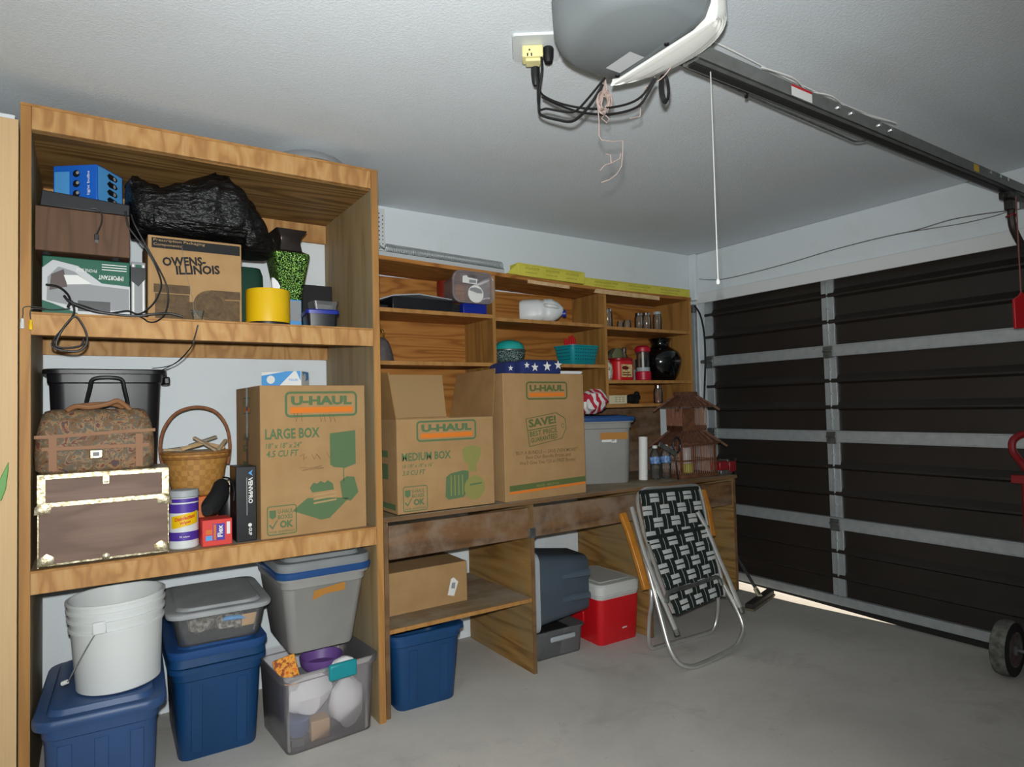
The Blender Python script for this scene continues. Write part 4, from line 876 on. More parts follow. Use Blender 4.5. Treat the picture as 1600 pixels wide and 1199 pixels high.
# ---------------- right bay
def jar(name, label, x, y, z, r, h, lid=None, mat=GLASS, neck=.78, group=None, fill=None):
    t = T(name, label, 'jar', (x, y, z), 0, group)
    B().lathe([(r*.9, 0), (r, .004), (r, h*.72), (r*neck, h*.86), (r*neck, h), (r*neck*.9, h), (r*neck*.9, h*.86), (r*.93, h*.7), (r*.9, .006)], 24).build('jar_body', mat, t)
    if lid: B().lathe([(r*neck*1.08, h*.9), (r*neck*1.08, h*1.03), (r*neck, h*1.05), (0, h*1.05)], 20).build('lid', lid, t)
    if fill: B().lathe([(r*.88, .004), (r*.88, h*.6)], 20).build('contents', fill, t)
    return t
jw = [(2.700, .026, .118, LGREY, 'tall smoky jar with a grey lid at the left end of the top right shelf'), (2.765, .030, .120, CHROME, 'glass jar with a shiny lid second from left on the top right shelf'), (2.85, .02, .05, None, 'tiny glass jar third from left on the top right shelf'),
      (2.93, .028, .062, None, 'small glass jar in the middle of the top right shelf'), (3.02, .03, .105, CHROME, 'glass jar right of the middle of the top right shelf'), (3.11, .031, .115, CHROME, 'second glass jar from the right on the top right shelf'), (3.19, .030, .125, LGREY, 'rightmost glass jar on the top right shelf')]
for i, (x, r_, h_, l_, lab) in enumerate(jw):
    jar('glass_jar', lab, x, 3.03+.02*(i % 2), 1.8035, r_, h_, l_, GLASS, .8, 'glass jars on the top right shelf')
ZV = 1.4695
t = T('floral_pot', 'round floral ceramic pot half hidden behind the hutch divider', 'pot', (2.715, 3.035, ZV)); B().lathe([(.035, 0), (.045, .01), (.05, .06), (.045, .10), (.03, .12), (.032, .128), (.026, .128), (0, .11)], 28).build('pot_body', FLORAL, t)
t = T('coffee_can', 'red plastic coffee can with a printed label on the hutch shelf', 'can', (2.845, 3.04, ZV))
B().loft([rr(.15, .14, .04, 0), rr(.155, .145, .045, .006), rr(.155, .145, .045, .118), rr(.145, .135, .045, .126)]).build('can_body', REDP, t)
B().loft([rr(.15, .14, .045, .124), rr(.153, .143, .045, .128), rr(.153, .143, .045, .14), rr(.14, .13, .04, .143)]).build('lid', M('dark_red_lid', '8d1218', .4), t)
b = B(); b.rect(-.055, .04, .02, .10, 0, -.0735); b.poly([(-.04+.03*cos(2*pi*i/16)+.02, .078+.012*sin(2*pi*i/16)) for i in range(16)], 1, -.0740); b.rect(-.045, .03, .03, .036, 1, -.0740); b.rect(-.045, .02, .045, .05, 1, -.0740); b.build('label', [CANLAB, M('maroon_print', '5e1414', .6)], t)
t = T('leafy_bag', 'dark olive cloth bag slumped behind the red coffee can', 'bag', (2.925, 3.185, ZV)); b = B(); lump(b, (0, 0, .11), (.085, .05, .11), .4, n=18); b.build('bag_body', M('olive_cloth', '3c3d2c', .8, col2='55563c', ns=20), t)
b = B(); lump(b, (-.0, -.045, .18), (.05, .012, .045), .3, n=14); b.build('pale_patch', M('olive_leaf', '6c7350', .7), t)
jar('spice_jar', 'clear glass bottle with a chrome cap behind the red coffee can', 3.052, 3.215, ZV, .028, .225, CHROME, GLASS, .6)
t = T('camping_lantern', 'red and clear plastic lantern between the coffee can and black vase', 'lantern', (3.035, 3.02, ZV))
B().lathe([(.048, 0), (.052, .005), (.052, .055), (.047, .06)], 28).build('base', M('magenta_red_plastic', 'b0122e', .4), t)
B().lathe([(.044, .058), (.044, .085)], 28).build('grey_collar', LGREY, t)
B().lathe([(.042, .085), (.042, .19)], 28).build('clear_barrel', GLASS, t)
B().lathe([(.008, .085), (.008, .19)], 12).build('lamp_tube', PAPER, t)
B().lathe([(.05, .188), (.052, .195), (.05, .215), (.035, .228), (.012, .232), (0, .233)], 28).build('cap', bpy.data.materials['magenta_red_plastic'], t)
tag(bx(0, .09, 0, .006, 0, .085).build('paper_card', PAPER, loc=(3.10, 3.215, ZV)), 'white paper card leaning behind the black vase', 'card'); 
t = T('black_vase', 'large glossy black vase with a narrow collar on the hutch', 'vase', (3.258, 3.075, ZV))
B().lathe([(.085, 0), (.095, .006), (.122, .05), (.139, .11), (.141, .15), (.126, .19), (.092, .217), (.066, .23), (.061, .25), (.069, .276), (.08, .287), (.073, .289), (.05, .25)], 44).build('vase_body', BVASE, t, ang=60)
jar('glass_tumbler', 'clear glass tumbler peeking out left of the black vase', 3.098, 3.175, ZV, .026, .15, None, GLASS, .95)
ZC = 1.3195
t = carton('label_box', 'small cream box with printed columns on the lowest hutch shelf', 'box', (2.70, 3.0, ZC), .165, .10, .056, CREAM)
b = B(); [b.rect(.06+k*.03, .08+k*.03, .012+j*.014, .018+j*.014, 0, -.001) for k in range(3) for j in range(3)]; b.build('printing', M('olive_grey_print', 'a19a74', .7), t)
b = B(); lump(b, (0, 0, .028), (.075, .05, .03), .7, n=16); lump(b, (.03, 0, .055), (.02, .02, .02), .5); tag(b.build('black_clip', BLACKM, loc=(2.985, 3.07, ZC+.004)), 'small black lumpy gadget between the cream box and the jar', 'gadget')
jar('pepper_jar', 'small glass jar of reddish brown spice with a steel lid on the lowest shelf', 3.165, 3.02, ZC, .03, .112, CHROME, GLASS, .8, None, M('paprika', '6e2c22', .8, col2='8a5a48', ns=60))

# ================================================================== ON THE WORKTOP (top z=.852)
ZB = .853
# open medium box
w, d, h = .50, .45, .422
t = T('moving_box', 'medium moving box with its flaps standing open on the workbench', 'moving box', (1.128, 2.636, ZB), R(0))
b = B(); th = .005
for a in ((0, w, 0, th, 0, h), (0, w, d-th, d, 0, h), (0, th, th, d-th, 0, h), (w-th, w, th, d-th, 0, h), (0, w, 0, d, 0, th)): b.box(*a)
b.build('carton_body', CARD, t, bev=.001)
def flap(pts, thick): 
    a, b_, c = [Vector(p) for p in pts[:3]]; n = (b_-a).cross(c-a).normalized()*thick; b = B(); k = len(pts)
    b.add([Vector(p) for p in pts]+[Vector(p)+n for p in pts], [tuple(range(k-1, -1, -1)), tuple(range(k, 2*k))]+[(i, (i+1) % k, (i+1) % k+k, i+k) for i in range(k)]); return b
flap([(.02, d-.003, h), (w-.02, d-.003, h), (w-.03, d+.02, h+.225), (.012, d+.02, h+.225)], .004).build('flap', CARDI, t)
flap([(.002, d-.01, h), (.002, .0, h), (-.02, .03, h+.21), (-.025, d-.03, h+.225)], .004).build('flap', CARDD, t)
flap([(w-.002, .0, h), (w-.002, d-.01, h), (w+.03, d-.04, h+.225), (w+.03, .02, h+.235)], .004).build('flap', CARDD, t)
flap([(.012, -.001, h), (w-.012, -.001, h), (w-.014, .12, h-.20), (.012, .12, h-.20)], -.004).build('flap', CARDI, t)
b = B(); logo(b, .25, .365, .31, .095); b.text('MEDIUM BOX', .022, .235, .037, .245, 0, .03, y=-.0012); b.text('18 1/8" x 18" x 16"', .025, .205, .017, .15, 0, .01, .15, y=-.0012); b.text('3.0 CU FT', .025, .172, .022, .11, 0, .02, .15, y=-.0012)
okbadge(b, .025, .012, .12, .112)
b.poly([(.235, .06), (.24, .15), (.265, .165), (.33, .175), (.36, .17), (.355, .08), (.33, .05), (.25, .045)], 0, -.0012)
for k in range(4): b.rect(.262+k*.02, .268+k*.02, .062, .155, 2, -.0018)
b.poly([(.325, .27), (.34, .285), (.365, .285), (.37, .29), (.40, .285), (.43, .275), (.425, .24), (.41, .205), (.345, .205), (.33, .235)], 2, -.0018); b.poly([(.36, .205), (.40, .205), (.405, .165), (.355, .168)], 2, -.0018)
b.disc(.39, .09, .056, 2, -.0022, 26); b.poly([(.365, .10), (.43, .105), (.43, .112), (.365, .108)], 0, -.0026)
b.build('printing', [PGREEN, PORNG, PGREENL], t)
b = B(); m0 = b.mark(); b.rect(-.36, -.1, .25, .28, 0); b.rect(-.36, -.1, .15, .22, 0); b.rect(-.44, -.02, .02, .045, 1); b.xf(Matrix.Rotation(-pi/2, 4, 'Z') @ Matrix.Translation((0, -.0012, 0)), m0); b.build('side_printing', [PGREEN, PGREEN], t)
# tall closed box with price tag print
w, h = .515, .632
t = carton('moving_box', 'tall closed moving box with a printed price tag at the front of the workbench', 'moving box', (1.688, 2.632, ZB), w, .45, h, CARD, R(.6))
b = B(); logo(b, .27, .545, .265, .092)
tagp = [(.13, .405), (.325, .432), (.385, .40), (.39, .345), (.36, .295), (.15, .262)]
n = len(tagp); cx_, cz_ = .265, .35
inn = [(cx_+(x-cx_)*.965, cz_+(z-cz_)*.95) for x, z in tagp]
b.add([(x, -.0012, z) for x, z in tagp+inn], [(i, (i+1) % n, (i+1) % n+n, i+n) for i in range(n)], 0)
b.text('SAVE!', .15, .358, .042, .175, 0, .035, rot=R(6), y=-.0012); b.poly([(.145, .342), (.325, .362), (.325, .367), (.145, .347)], 0, -.0012); b.text('BEST PRICE', .155, .312, .026, .175, 0, .02, rot=R(6), y=-.0012); b.text('GUARANTEED', .16, .282, .024, .172, 0, .02, rot=R(6), y=-.0012)
o_ = [(.366+.010*cos(a*pi/8), .362+.012*sin(a*pi/8)) for a in range(16)]; i_ = [(.366+.007*cos(a*pi/8), .362+.009*sin(a*pi/8)) for a in range(16)]
b.add([(x, -.0012, z) for x, z in o_+i_], [(i, (i+1) % 16, (i+1) % 16+16, i+16) for i in range(16)], 0)
b.text('"BUY A BUNDLE — SAVE EVEN MORE!"', .262, .226, .019, .40, 2, .012, .12, y=-.0012, align='C'); b.text('Beat Our Bundle Prices and', .27, .202, .018, .29, 2, .01, .12, y=-.0012, align='C'); b.text("We'll Give You *20 in FREE Boxes!", .268, .175, .019, .36, 2, .01, .12, y=-.0012, align='C')
b.poly([(.025, .05), (.51, .062), (.51, .09), (.025, .078)], 0, -.0012); b.poly([(.025, .036), (.51, .048), (.51, .06), (.025, .048)], 1, -.0012); b.text('REUSE · RECYCLE', .19, .060, .011, .14, 3, .01, rot=R(1.4), y=-.0018)
b.build('printing', [PGREEND, PORNG, PFADE, PGREENL], t)
# folded star cloth on it
zt = ZB+h+.001
t = T('folded_flag', 'folded navy cloth with white stars on top of the tall moving box', 'flag', (1.93, 2.825, zt))
b = B().loft([rr(.30, .2, .02, 0), rr(.31, .21, .03, .02), rr(.30, .2, .04, .055), rr(.25, .16, .04, .068)]); b.build('cloth_fold', BLUEC, t, ang=60)
b = B().loft([rr(.28, .13, .02, 0), rr(.29, .14, .02, .01), rr(.29, .14, .02, .018), rr(.27, .12, .02, .02)]); b.build('white_fold', CLOTHW, t, loc=(.19, -.05, 0))
def star(b, x, z, r, y): b.poly([(x+(r if i % 2 == 0 else r*.42)*sin(i*pi/5), z+(r if i % 2 == 0 else r*.42)*cos(i*pi/5)) for i in range(10)], 0, y)
b = B().loft([rr(.255, .10, .02, 0), rr(.26, .105, .025, .02), rr(.255, .10, .025, .06), rr(.22, .07, .025, .07)]); b.build('star_fold', BLUEC, t, loc=(.02, -.115, .002))
b = B()
for x, z, r_ in ((-.10, .042, .018), (-.05, .032, .024), (.028, .038, .028), (.10, .046, .026)): star(b, x+.02, z, r_, -.1195-.051)
for x, z, r_ in ((-.16, .03, .016),): star(b, x+.02, z, r_, -.112)
b.build('stars', PAPER, t)
# grey bin with blue lid and paper strip
t = T('worktop_tote', 'grey plastic tote with a dark blue lid on the workbench beside the birdcage', 'storage tote', (2.585, 2.995, ZB), R(-24))
b = B().loft(tote_rings(.38, .33, .375, .86, .05), True, True); b.build('bin_body', GREYP, t, ang=40)
lid_mesh(.38, .33, .05, .026, .008).build('lid', NAVYS, t, loc=(0, 0, .366))
b = B()
for x0_, x1_, z0_, z1_, mi in ((-.02, .15, .26, .30, 0), (-.01, .07, .245, .258, 1), (.05, .08, .24, .258, 1)): b.add([(x0_, -(.165*.86+.0165*.14*10*z/.375)-.004, z) for z in (z0_, z1_)]+[(x1_, -(.165*.86+.0165*.14*10*z/.375)-.004, z) for z in (z1_, z0_)], [(0, 3, 2, 1)], mi)
b.build('tape_label', [SKIN_, PAPER], t)
# star-striped cloth bundle on the lid
b = B(); lump(b, (0, 0, .07), (.10, .07, .075), .45, n=22); 
m_, nt_, bb_ = newmat('red_white_stripes'); v_ = coords(nt_, 1, (R(20), R(35), 0)); wv = nt_.nodes.new('ShaderNodeTexWave'); wv.inputs['Scale'].default_value = 7; wv.inputs['Distortion'].default_value = 5; wv.inputs['Detail'].default_value = 1; nt_.links.new(v_, wv.inputs[0])
nt_.links.new(ramp(nt_, wv.outputs[1], [(.47, 'dcd9d8'), (.53, 'b31f36')]), bb_.inputs['Base Color']); bb_.inputs['Roughness'].default_value = .85
tag(b.build('striped_flag', m_, loc=(2.50, 2.90, ZB+.415)), 'crumpled red and white striped flag on the blue lidded tote', 'flag')
t = T('paper_roll', 'white paper tube standing upright beside the grey tote', 'paper roll', (2.825, 2.84, ZB)); b = B(); b.lathe([(.027, 0), (.027, .262), (.02, .262), (.02, .002)], 24); b.build('tube', PAPER, t)
t.rotation_euler = (0, R(2), 0)
def water(name, label, x, y):
    t = T(name, label, 'water bottle', (x, y, ZB), 0, 'water bottles')
    B().lathe([(.026, 0), (.031, .004), (.032, .03), (.030, .045), (.032, .06), (.032, .095), (.030, .10), (.030, .135), (.032, .14), (.028, .16), (.014, .185), (.013, .196)], 24).build('bottle_body', GLASS, t)
    B().lathe([(.0325, .098), (.0325, .137)], 24, c0=False, c1=False).build('label', M('bottle_label', '8fb2d8', .4, col2='2c5aa0', ns=60), t)
    B().lathe([(.0155, .19), (.0155, .205), (.014, .207), (0, .207)], 16).build('cap', WHITEP, t)
water('water_bottle', 'left one of two small water bottles beside the paper tube', 2.892, 2.80); water('water_bottle', 'right one of two small water bottles beside the birdcage', 2.984, 2.80)
# pagoda birdcage
t = T('birdcage', 'brown wooden pagoda birdcage with tiered roofs at the end of the workbench', 'birdcage', (3.18, 2.797, ZB), R(-8))
w, d = .27, .20
b = B(); b.box(-w/2-.015, w/2+.015, -d/2-.015, d/2+.015, 0, .022); b.build('base', CAGEW, t, bev=.003)
def cage(w, d, z0, z1, step, nm):
    b = B()
    nx = int(w/step); ny = int(d/step)
    for i in range(nx+1):
        for y in (-d/2, d/2): b.tube([(-w/2+w*i/nx, y, z0), (-w/2+w*i/nx, y, z1)], .0022, 5)
    for i in range(1, ny):
        for x in (-w/2, w/2): b.tube([(x, -d/2+d*i/ny, z0), (x, -d/2+d*i/ny, z1)], .0022, 5)
    return b.build(nm, M('cage_bar', '936248', .6), t)
cage(w, d, .02, .20, .0145, 'lower_bars')
b = B()
for z in (.105, .198):
    for y in (-d/2, d/2): b.box(-w/2, w/2, y-.004, y+.004, z-.004, z+.004)
    for x in (-w/2, w/2): b.box(x-.004, x+.004, -d/2, d/2, z-.004, z+.004)
for x in (-w/2, w/2):
    for y in (-d/2, d/2): b.box(x-.006, x+.006, y-.006, y+.006, .02, .202)
b.build('corner_frame', CAGEW, t)
def roof(w, d, z, h, ov, nm):
    b = B(); W2, D2 = w/2+ov, d/2+ov
    b.loft([rr(2*W2, 2*D2, .004, z, 2), rr(2*W2, 2*D2, .004, z+.008, 2), rr(w*.62, d*.62, .004, z+h, 2)])
    q = b
    for sx in (-1, 1):
        for sy in (-1, 1): q.bar((sx*w*.3, sy*d*.3, z+h*1.0), (sx*(W2+.04), sy*(D2+.015), z-.02), .014, .014)
    for k in range(-3, 4): q.bar((k*w*.085, -d*.31, z+h+.002), (k*W2*.3, -D2, z+.012), .008, .008); q.bar((w*.31, k*d*.085, z+h+.002), (W2, k*D2*.3, z+.012), .008, .008)
    q.build(nm, CAGER, t)
roof(w, d, .205, .085, .025, 'lower_roof')
w2, d2 = .20, .145
b = B(); b.box(-w2/2, w2/2, -d2/2, d2/2, .29, .32); b.build('upper_floor', CAGEW, t)
cage(w2, d2, .32, .43, .012, 'upper_bars')
b = B(); b.box(-w2/2, -w2/2+.006, -d2/2, d2/2, .29, .43); b.box(-w2/2, -.0, -d2/2-.004, -d2/2, .31, .43); b.build('side_board', CAGEW, t)
roof(w2, d2, .435, .07, .03, 'upper_roof')
b = B(); b.box(-.06, .06, -.045, .045, .50, .515); b.bar((-.09, 0, .525), (.09, 0, .525), .018, .02); b.build('ridge', CAGER, t)
b = B().lathe([(.028, .022), (.034, .03), (.034, .075), (.03, .08)], 18, -.02, -.02); b.build('food_cup', M('yellow_green_cup', 'a3a33c', .5), t)
b = B().lathe([(.03, .08), (.034, .10), (.034, .17), (.028, .18)], 18, -.02, -.01); b.build('white_feeder', clear('milky_plastic', (.85, .85, .85), .5, .3, (.75, .75, .75)), t)
# dark clamp gun hanging between bottles and cage
t = T('clamp_tool', 'dark metal clamp with a round loop standing in front of the water bottles', 'tool', (2.895, 2.672, 1.045))
B().bar((-.10, 0, .035), (.04, 0, -.035), .012, .028).build('jaw', STEELD, t, bev=.003)
B().tube([(x+.05, 0, z+.02) for x, z in [(.032*cos(a*pi/8), .045*sin(a*pi/8)) for a in range(16)]], .006, 8, closed=True).build('loop', BLACKP, t)
B().bar((.03, 0, -.03), (.055, 0, -.19), .008, .010).build('grip', BLACKP, t, bev=.004)
# red vise
t = T('bench_vise', 'small red bench vise with a steel handle at the end of the workbench', 'vise', (3.402, 2.70, ZB), R(0))
b = B(); b.box(-.06, .05, -.03, .05, .0, .03); b.build('base', STEELD, t, bev=.004)
b = B(); b.box(-.075, .01, -.035, .045, .03, .085); b.box(.02, .085, -.035, .045, .012, .08); b.build('jaws', REDM, t, bev=.006)
b = B(); b.box(.005, .02, -.03, .04, .06, .095); b.box(-.062, .05, -.012, .02, .01, .04); b.build('jaw_plates', STEELD, t, bev=.002)
b = B(); b.tube([(.085, 0, .05), (.12, 0, .05)], .009, 10); b.build('screw', STEELD, t)
b = B(); b.tube([(.112, -.01, .088), (.105, -.012, -.05)], .0045, 8); b.tube([(.112, -.01, .083), (.112, -.01, .095)], .009, 8); b.build('handle', CHROME, t)

# ================================================================== UNDER THE WORKBENCH
t = carton('cardboard_box', 'long plain cardboard box with a small white tag on the bench shelf', 'cardboard box', (1.078, 2.79, .371), .475, .40, .195, CARD)
b = B(); b.poly([(.365, .045), (.40, .035), (.425, .10), (.40, .125), (.385, .12)], 0, -.0012); b.poly([(.385, .075), (.405, .07), (.408, .10), (.39, .10)], 1, -.0016); b.build('tag', [PAPER, GREYC], t)
b = B(); b.rect(.02, .46, 0, .001, 0); m0 = b.mark(); b.xf(Matrix.Identity(4)); 
b = B(); b.add([(.0, .19, .1962), (.475, .19, .1962), (.475, .21, .1962), (.0, .21, .1962)], [(0, 1, 2, 3)]); b.build('top_seam', PDARK, t)
tote('bench_tote', 'navy open tote under the bench shelf beside the tall unit', (1.264, 2.775, 0), .345, .33, .335, NAVY, R(-2), None, k=.80, ribs=(-.075, .075), grip=False)
# slate tote lying on its side over a clear bin
t = T('low_clear_bin', 'low smoky plastic bin with a pale handle under the slate tote', 'storage bin', (2.065, 2.885, 0), R(-2)); w, d, h = .33, .33, .145
B().loft([rr(w*.93, d*.93, .03, 0), rr(w*.94, d*.94, .03, .004), rr(w, d, .03, h-.01), rr(w+.016, d+.016, .03, h-.008), rr(w+.016, d+.016, .03, h), rr(w-.006, d-.006, .03, h), rr(w*.93-.006, d*.93-.006, .03, .006)]).build('bin_body', CLEARD, t)
b = B(); b.box(-.06, .10, -d/2-.014, -d/2+.002, .085, .112); b.build('handle', LGREY, t, bev=.008)
tag(bx(-.14, .14, -.13, .13, 0, .10).build('dark_fill', BLACKM, bev=.01, loc=(2.065, 2.885, .008)), 'dark contents of the smoky bin', 'contents')
t = T('slate_tote', 'slate blue tote tipped on its side on the low smoky bin', 'storage tote', (1.926, 2.868, .353), R(-6), None, 0, R(90))
b = B().loft([rr(.395, .345, .05, 0), rr(.395, .345, .05, .02), rr(.37, .32, .05, .025), rr(.36, .31, .05, .06), rr(.30, .255, .045, .345), rr(.29, .245, .04, .351)]); tote_ribs(b, .36, .31, .42, .86, (-.06, .06), .035); b.build('bin_body', SLATE, t, ang=40)
B().loft([rr(.40, .35, .05, -.012), rr(.41, .36, .05, -.008), rr(.41, .36, .05, .014), rr(.395, .345, .05, .018)]).build('lid', LGREY, t)
# red cooler
t = T('drinks_cooler', 'red cooler with a white lid under the workbench', 'cooler', (2.462, 2.87, 0), R(-1)); w, d = .305, .40
B().loft([rr(w*.90, d*.88, .03, 0), rr(w*.92, d*.90, .035, .012), rr(w*.985, d*.98, .04, .245), rr(w*.985, d*.98, .04, .25)]).build('cooler_body', M('cooler_red', 'c8161f', .4), t, ang=40)
B().loft([rr(w*.98, d*.97, .04, .25), rr(w*.985, d*.98, .04, .262), rr(w, d, .045, .265), rr(w, d, .045, .272), rr(w+.006, d+.006, .045, .275), rr(w+.006, d+.006, .045, .318), rr(w-.015, d-.015, .04, .330), rr(w-.06, d-.06, .035, .331)]).build('lid', M('cooler_white', 'c6c8c4', .5), t, ang=40)
b = B(); b.box(-.11, .11, -.15, .15, .331, .336); b.build('lid_plate', M('cooler_white_panel', 'b4b7b4', .5), t, bev=.002)
b = B(); b.disc(.03, .085, .012, 0, -.1835, 14); b.poly([(.015, .07), (.05, .072), (.042, .105), (.03, .108)], 0, -.1845); b.build('drain_plug', WHITEP, t)
b = B(); b.box(-.152, -.138, -.05, .05, .10, .16); b.build('side_handle', bpy.data.materials['cooler_red'], t, bev=.005)
t = carton('red_case', 'flat red plastic case standing behind the slate tote', 'case', (2.17, 3.14, 0), .17, .09, .395, REDP)
tag(bx(0, .05, 0, .04, 0, .19).build('post_block', BLACKM, bev=.002, loc=(2.575, 2.64, 0)), 'short dark post block beside the bench panel behind the lawn chair', 'block') if 0 else None

# ================================================================== FOLDED LAWN CHAIR
p0 = Vector((2.7, 2.200, 0)); nn = Vector((0, -.911, .412)).normalized()
o0 = Vector((2.68, 2.21, 0))
def ch(px, py, off=0): return PL(px, py, p0+nn*off, nn)-o0
t = T('lawn_chair', 'folded aluminium lawn chair with green and white webbing leaning on the bench', 'lawn chair', o0)
RT = .0125
leg = [ch(*q, .008) for q in ((990, 800), (1010, 880), (1035, 974), (1046, 1012), (1060, 1035), (1079, 1042), (1100, 1037), (1130, 1022), (1150, 1010), (1160, 990), (1160, 975), (1150, 950), (1126, 905))]
for v in leg: v.z = max(v.z, RT+.001)
B().tube(smooth(leg, 5), RT, 10).build('front_leg_frame', ALU, t, ang=60)
rear = [ch(*q, -.04) for q in ((1012, 850), (1018, 930))]
rl = [Vector((2.44, 2.44, .20))-o0, Vector((2.45, 2.46, .08))-o0, Vector((2.49, 2.48, .022))-o0, Vector((2.56, 2.485, RT))-o0, Vector((2.88, 2.465, RT))-o0, Vector((2.955, 2.46, .022))-o0, Vector((2.99, 2.455, .09))-o0, Vector((2.985, 2.44, .21))-o0, Vector((2.975, 2.46, .35))-o0]
B().tube(smooth(rear+rl, 5), RT*.9, 10).build('rear_leg_frame', ALU, t, ang=60)
B().tube(smooth([ch(*q, .03) for q in ((987, 793), (1003, 852), (1022, 905), (1040, 948), (1058, 990))], 4), RT, 10).build('arm_tube', ALU, t)
B().tube(smooth([ch(*q, .03) for q in ((1090, 800), (1106, 830), (1123, 872), (1142, 915), (1159, 955))], 4), RT, 10).build('arm_tube', ALU, t)
B().tube(smooth([ch(*q, .05) for q in ((1042, 942), (1044, 928), (1058, 921), (1085, 914), (1112, 904), (1122, 903), (1128, 915))], 4), RT*.9, 10).build('cross_tube', STEELD, t)
q0, q1 = ch(1058, 990, .03), ch(1159, 955, .03)
for q, u in ((q0, (ch(1040, 948, .03)-q0)), (q1, (ch(1142, 915, .03)-q1))):
    u.normalize(); B().tube([q+u*.02, q-u*.008], RT*1.2, 10).build('end_cap', STEELD, t)
def frame_tube(a, off, nm): B().tube(smooth([ch(*q, off) for q in a], 4), RT*.85, 8).build(nm, ALU, t)
frame_tube(((1053, 958), (1038, 925), (1012, 850), (1005, 828), (996, 785), (1000, 770), (1012, 764), (1045, 762), (1080, 759), (1091, 762), (1098, 785), (1107, 830), (1127, 905), (1131, 932)), -.012, 'web_frame')
# armrests of varnished wood
def rest(a, w, nm, off):
    pts = [ch(*q, off) for q in a]; b = B()
    for i in range(len(pts)-1): pass
    rings = []
    for i, p in enumerate(pts):
        tdir = (pts[min(i+1, len(pts)-1)]-pts[max(i-1, 0)]).normalized(); s_ = tdir.cross(nn).normalized()
        rings.append([p+s_*w/2+nn*.012, p-s_*w/2+nn*.012, p-s_*w/2-nn*.012, p+s_*w/2-nn*.012])
    return b.loft(rings).build(nm, ARMW, t, bev=.004)
rest(((972, 802), (983, 832), (998, 880), (1010, 922)), .040, 'armrest', -.03)
rest(((1098, 766), (1106, 795), (1113, 838)), .034, 'armrest', -.03)
# woven webbing
def web(quad, nx, nz, off, nm, shift):
    a, b_, c, d_ = [ch(*q, off) for q in quad]           # TL TR BR BL
    def at(u, v): return (a*(1-u)+b_*u)*(1-v)+(d_*(1-u)+c*u)*v
    bd, bl = B(), B(); ns = nz*4
    for i in range(nx):
        u0, u1 = (i+.03)/nx, (i+.97)/nx; L = []; Rr = []
        for k in range(ns+1):
            v = k/ns; s_ = .0035*cos(pi*(v*nz-.5)+pi*((i+shift) % 2))
            L.append(at(u0, v)+nn*s_); Rr.append(at(u1, v)+nn*s_)
        rings = [[l, r_, r_-nn*.0015, l-nn*.0015] for l, r_ in zip(L, Rr)]; bd.loft(rings)
        um = [(u0+(u1-u0)*f) for f in (.47, .53)]
        st = [[at(um[0], k/ns)+nn*(.0008+.0035*cos(pi*(k/ns*nz-.5)+pi*((i+shift) % 2))), at(um[1], k/ns)+nn*(.0008+.0035*cos(pi*(k/ns*nz-.5)+pi*((i+shift) % 2)))] for k in range(ns+1)]
        bd.loft(st, False, False, 1, closed=False)
    for j in range(nz):
        v0, v1 = (j+.13)/nz, (j+.87)/nz; ns2 = nx*4; rings = []
        for k in range(ns2+1):
            u = k/ns2; s_ = .0035*cos(pi*(u*nx-.5)+pi*((j+shift+1) % 2))
            l, r_ = at(u, v0)+nn*s_, at(u, v1)+nn*s_; rings.append([l, r_, r_-nn*.0015, l-nn*.0015])
        bl.loft(rings)
        vm = v0+(v1-v0)*.5
        bl.loft([[at(k/ns2, vm-.01)+nn*(.0008+.0035*cos(pi*(k/ns2*nx-.5)+pi*((j+shift+1) % 2))), at(k/ns2, vm+.01)+nn*(.0008+.0035*cos(pi*(k/ns2*nx-.5)+pi*((j+shift+1) % 2)))] for k in range(ns2+1)], False, False, 1, closed=False)
    bd.build(nm+'_lengthwise', [WEBD, WEBL], t, ang=60); bl.build(nm+'_crosswise', [WEBL, WEBD], t, ang=60)
    e = B(); e.tube([at(0, 0)+nn*.0, at(1, 0)], .012, 8); e.build(nm+'_roll', WEBD, t)
web(((1000, 770), (1090, 763), (1107, 835), (1012, 850)), 7, 4, .012, 'back_webbing', 0)
web(((1013, 842), (1106, 824), (1131, 930), (1056, 962)), 7, 6, .024, 'seat_webbing', 1)

# ================================================================== FLOOR BITS
t = T('push_broom', 'push broom with a grey handle lying against the end of the bench', 'broom', (3.62, 2.66, 0))
b = B(); o_ = Vector((3.62, 2.66, 0)); a_, c_ = P(1170, 948, Z=.03)-o_, P(1204, 924, Z=.03)-o_
b.bar(a_, c_, .05, .03); b.build('head', M('broom_block', '2c2824', .7), t, bev=.006)
b = B(); b.bar(a_-Vector((0, 0, .0215)), c_-Vector((0, 0, .0215)), .062, .014); b.build('bristles', M('bristle', '6e6655', .9, bs=300, bstr=.8), t)
mid = (a_+c_)/2
top = P(1150, 868, Y=2.96)-o_
B().tube([mid+Vector((0, 0, .02)), top], .011, 8).build('handle', STEELD, t)
B().tube([mid+Vector((0, 0, .012)), mid+(top-mid).normalized()*.07+Vector((0, 0, .012))], .016, 8).build('socket', CREAM, t)
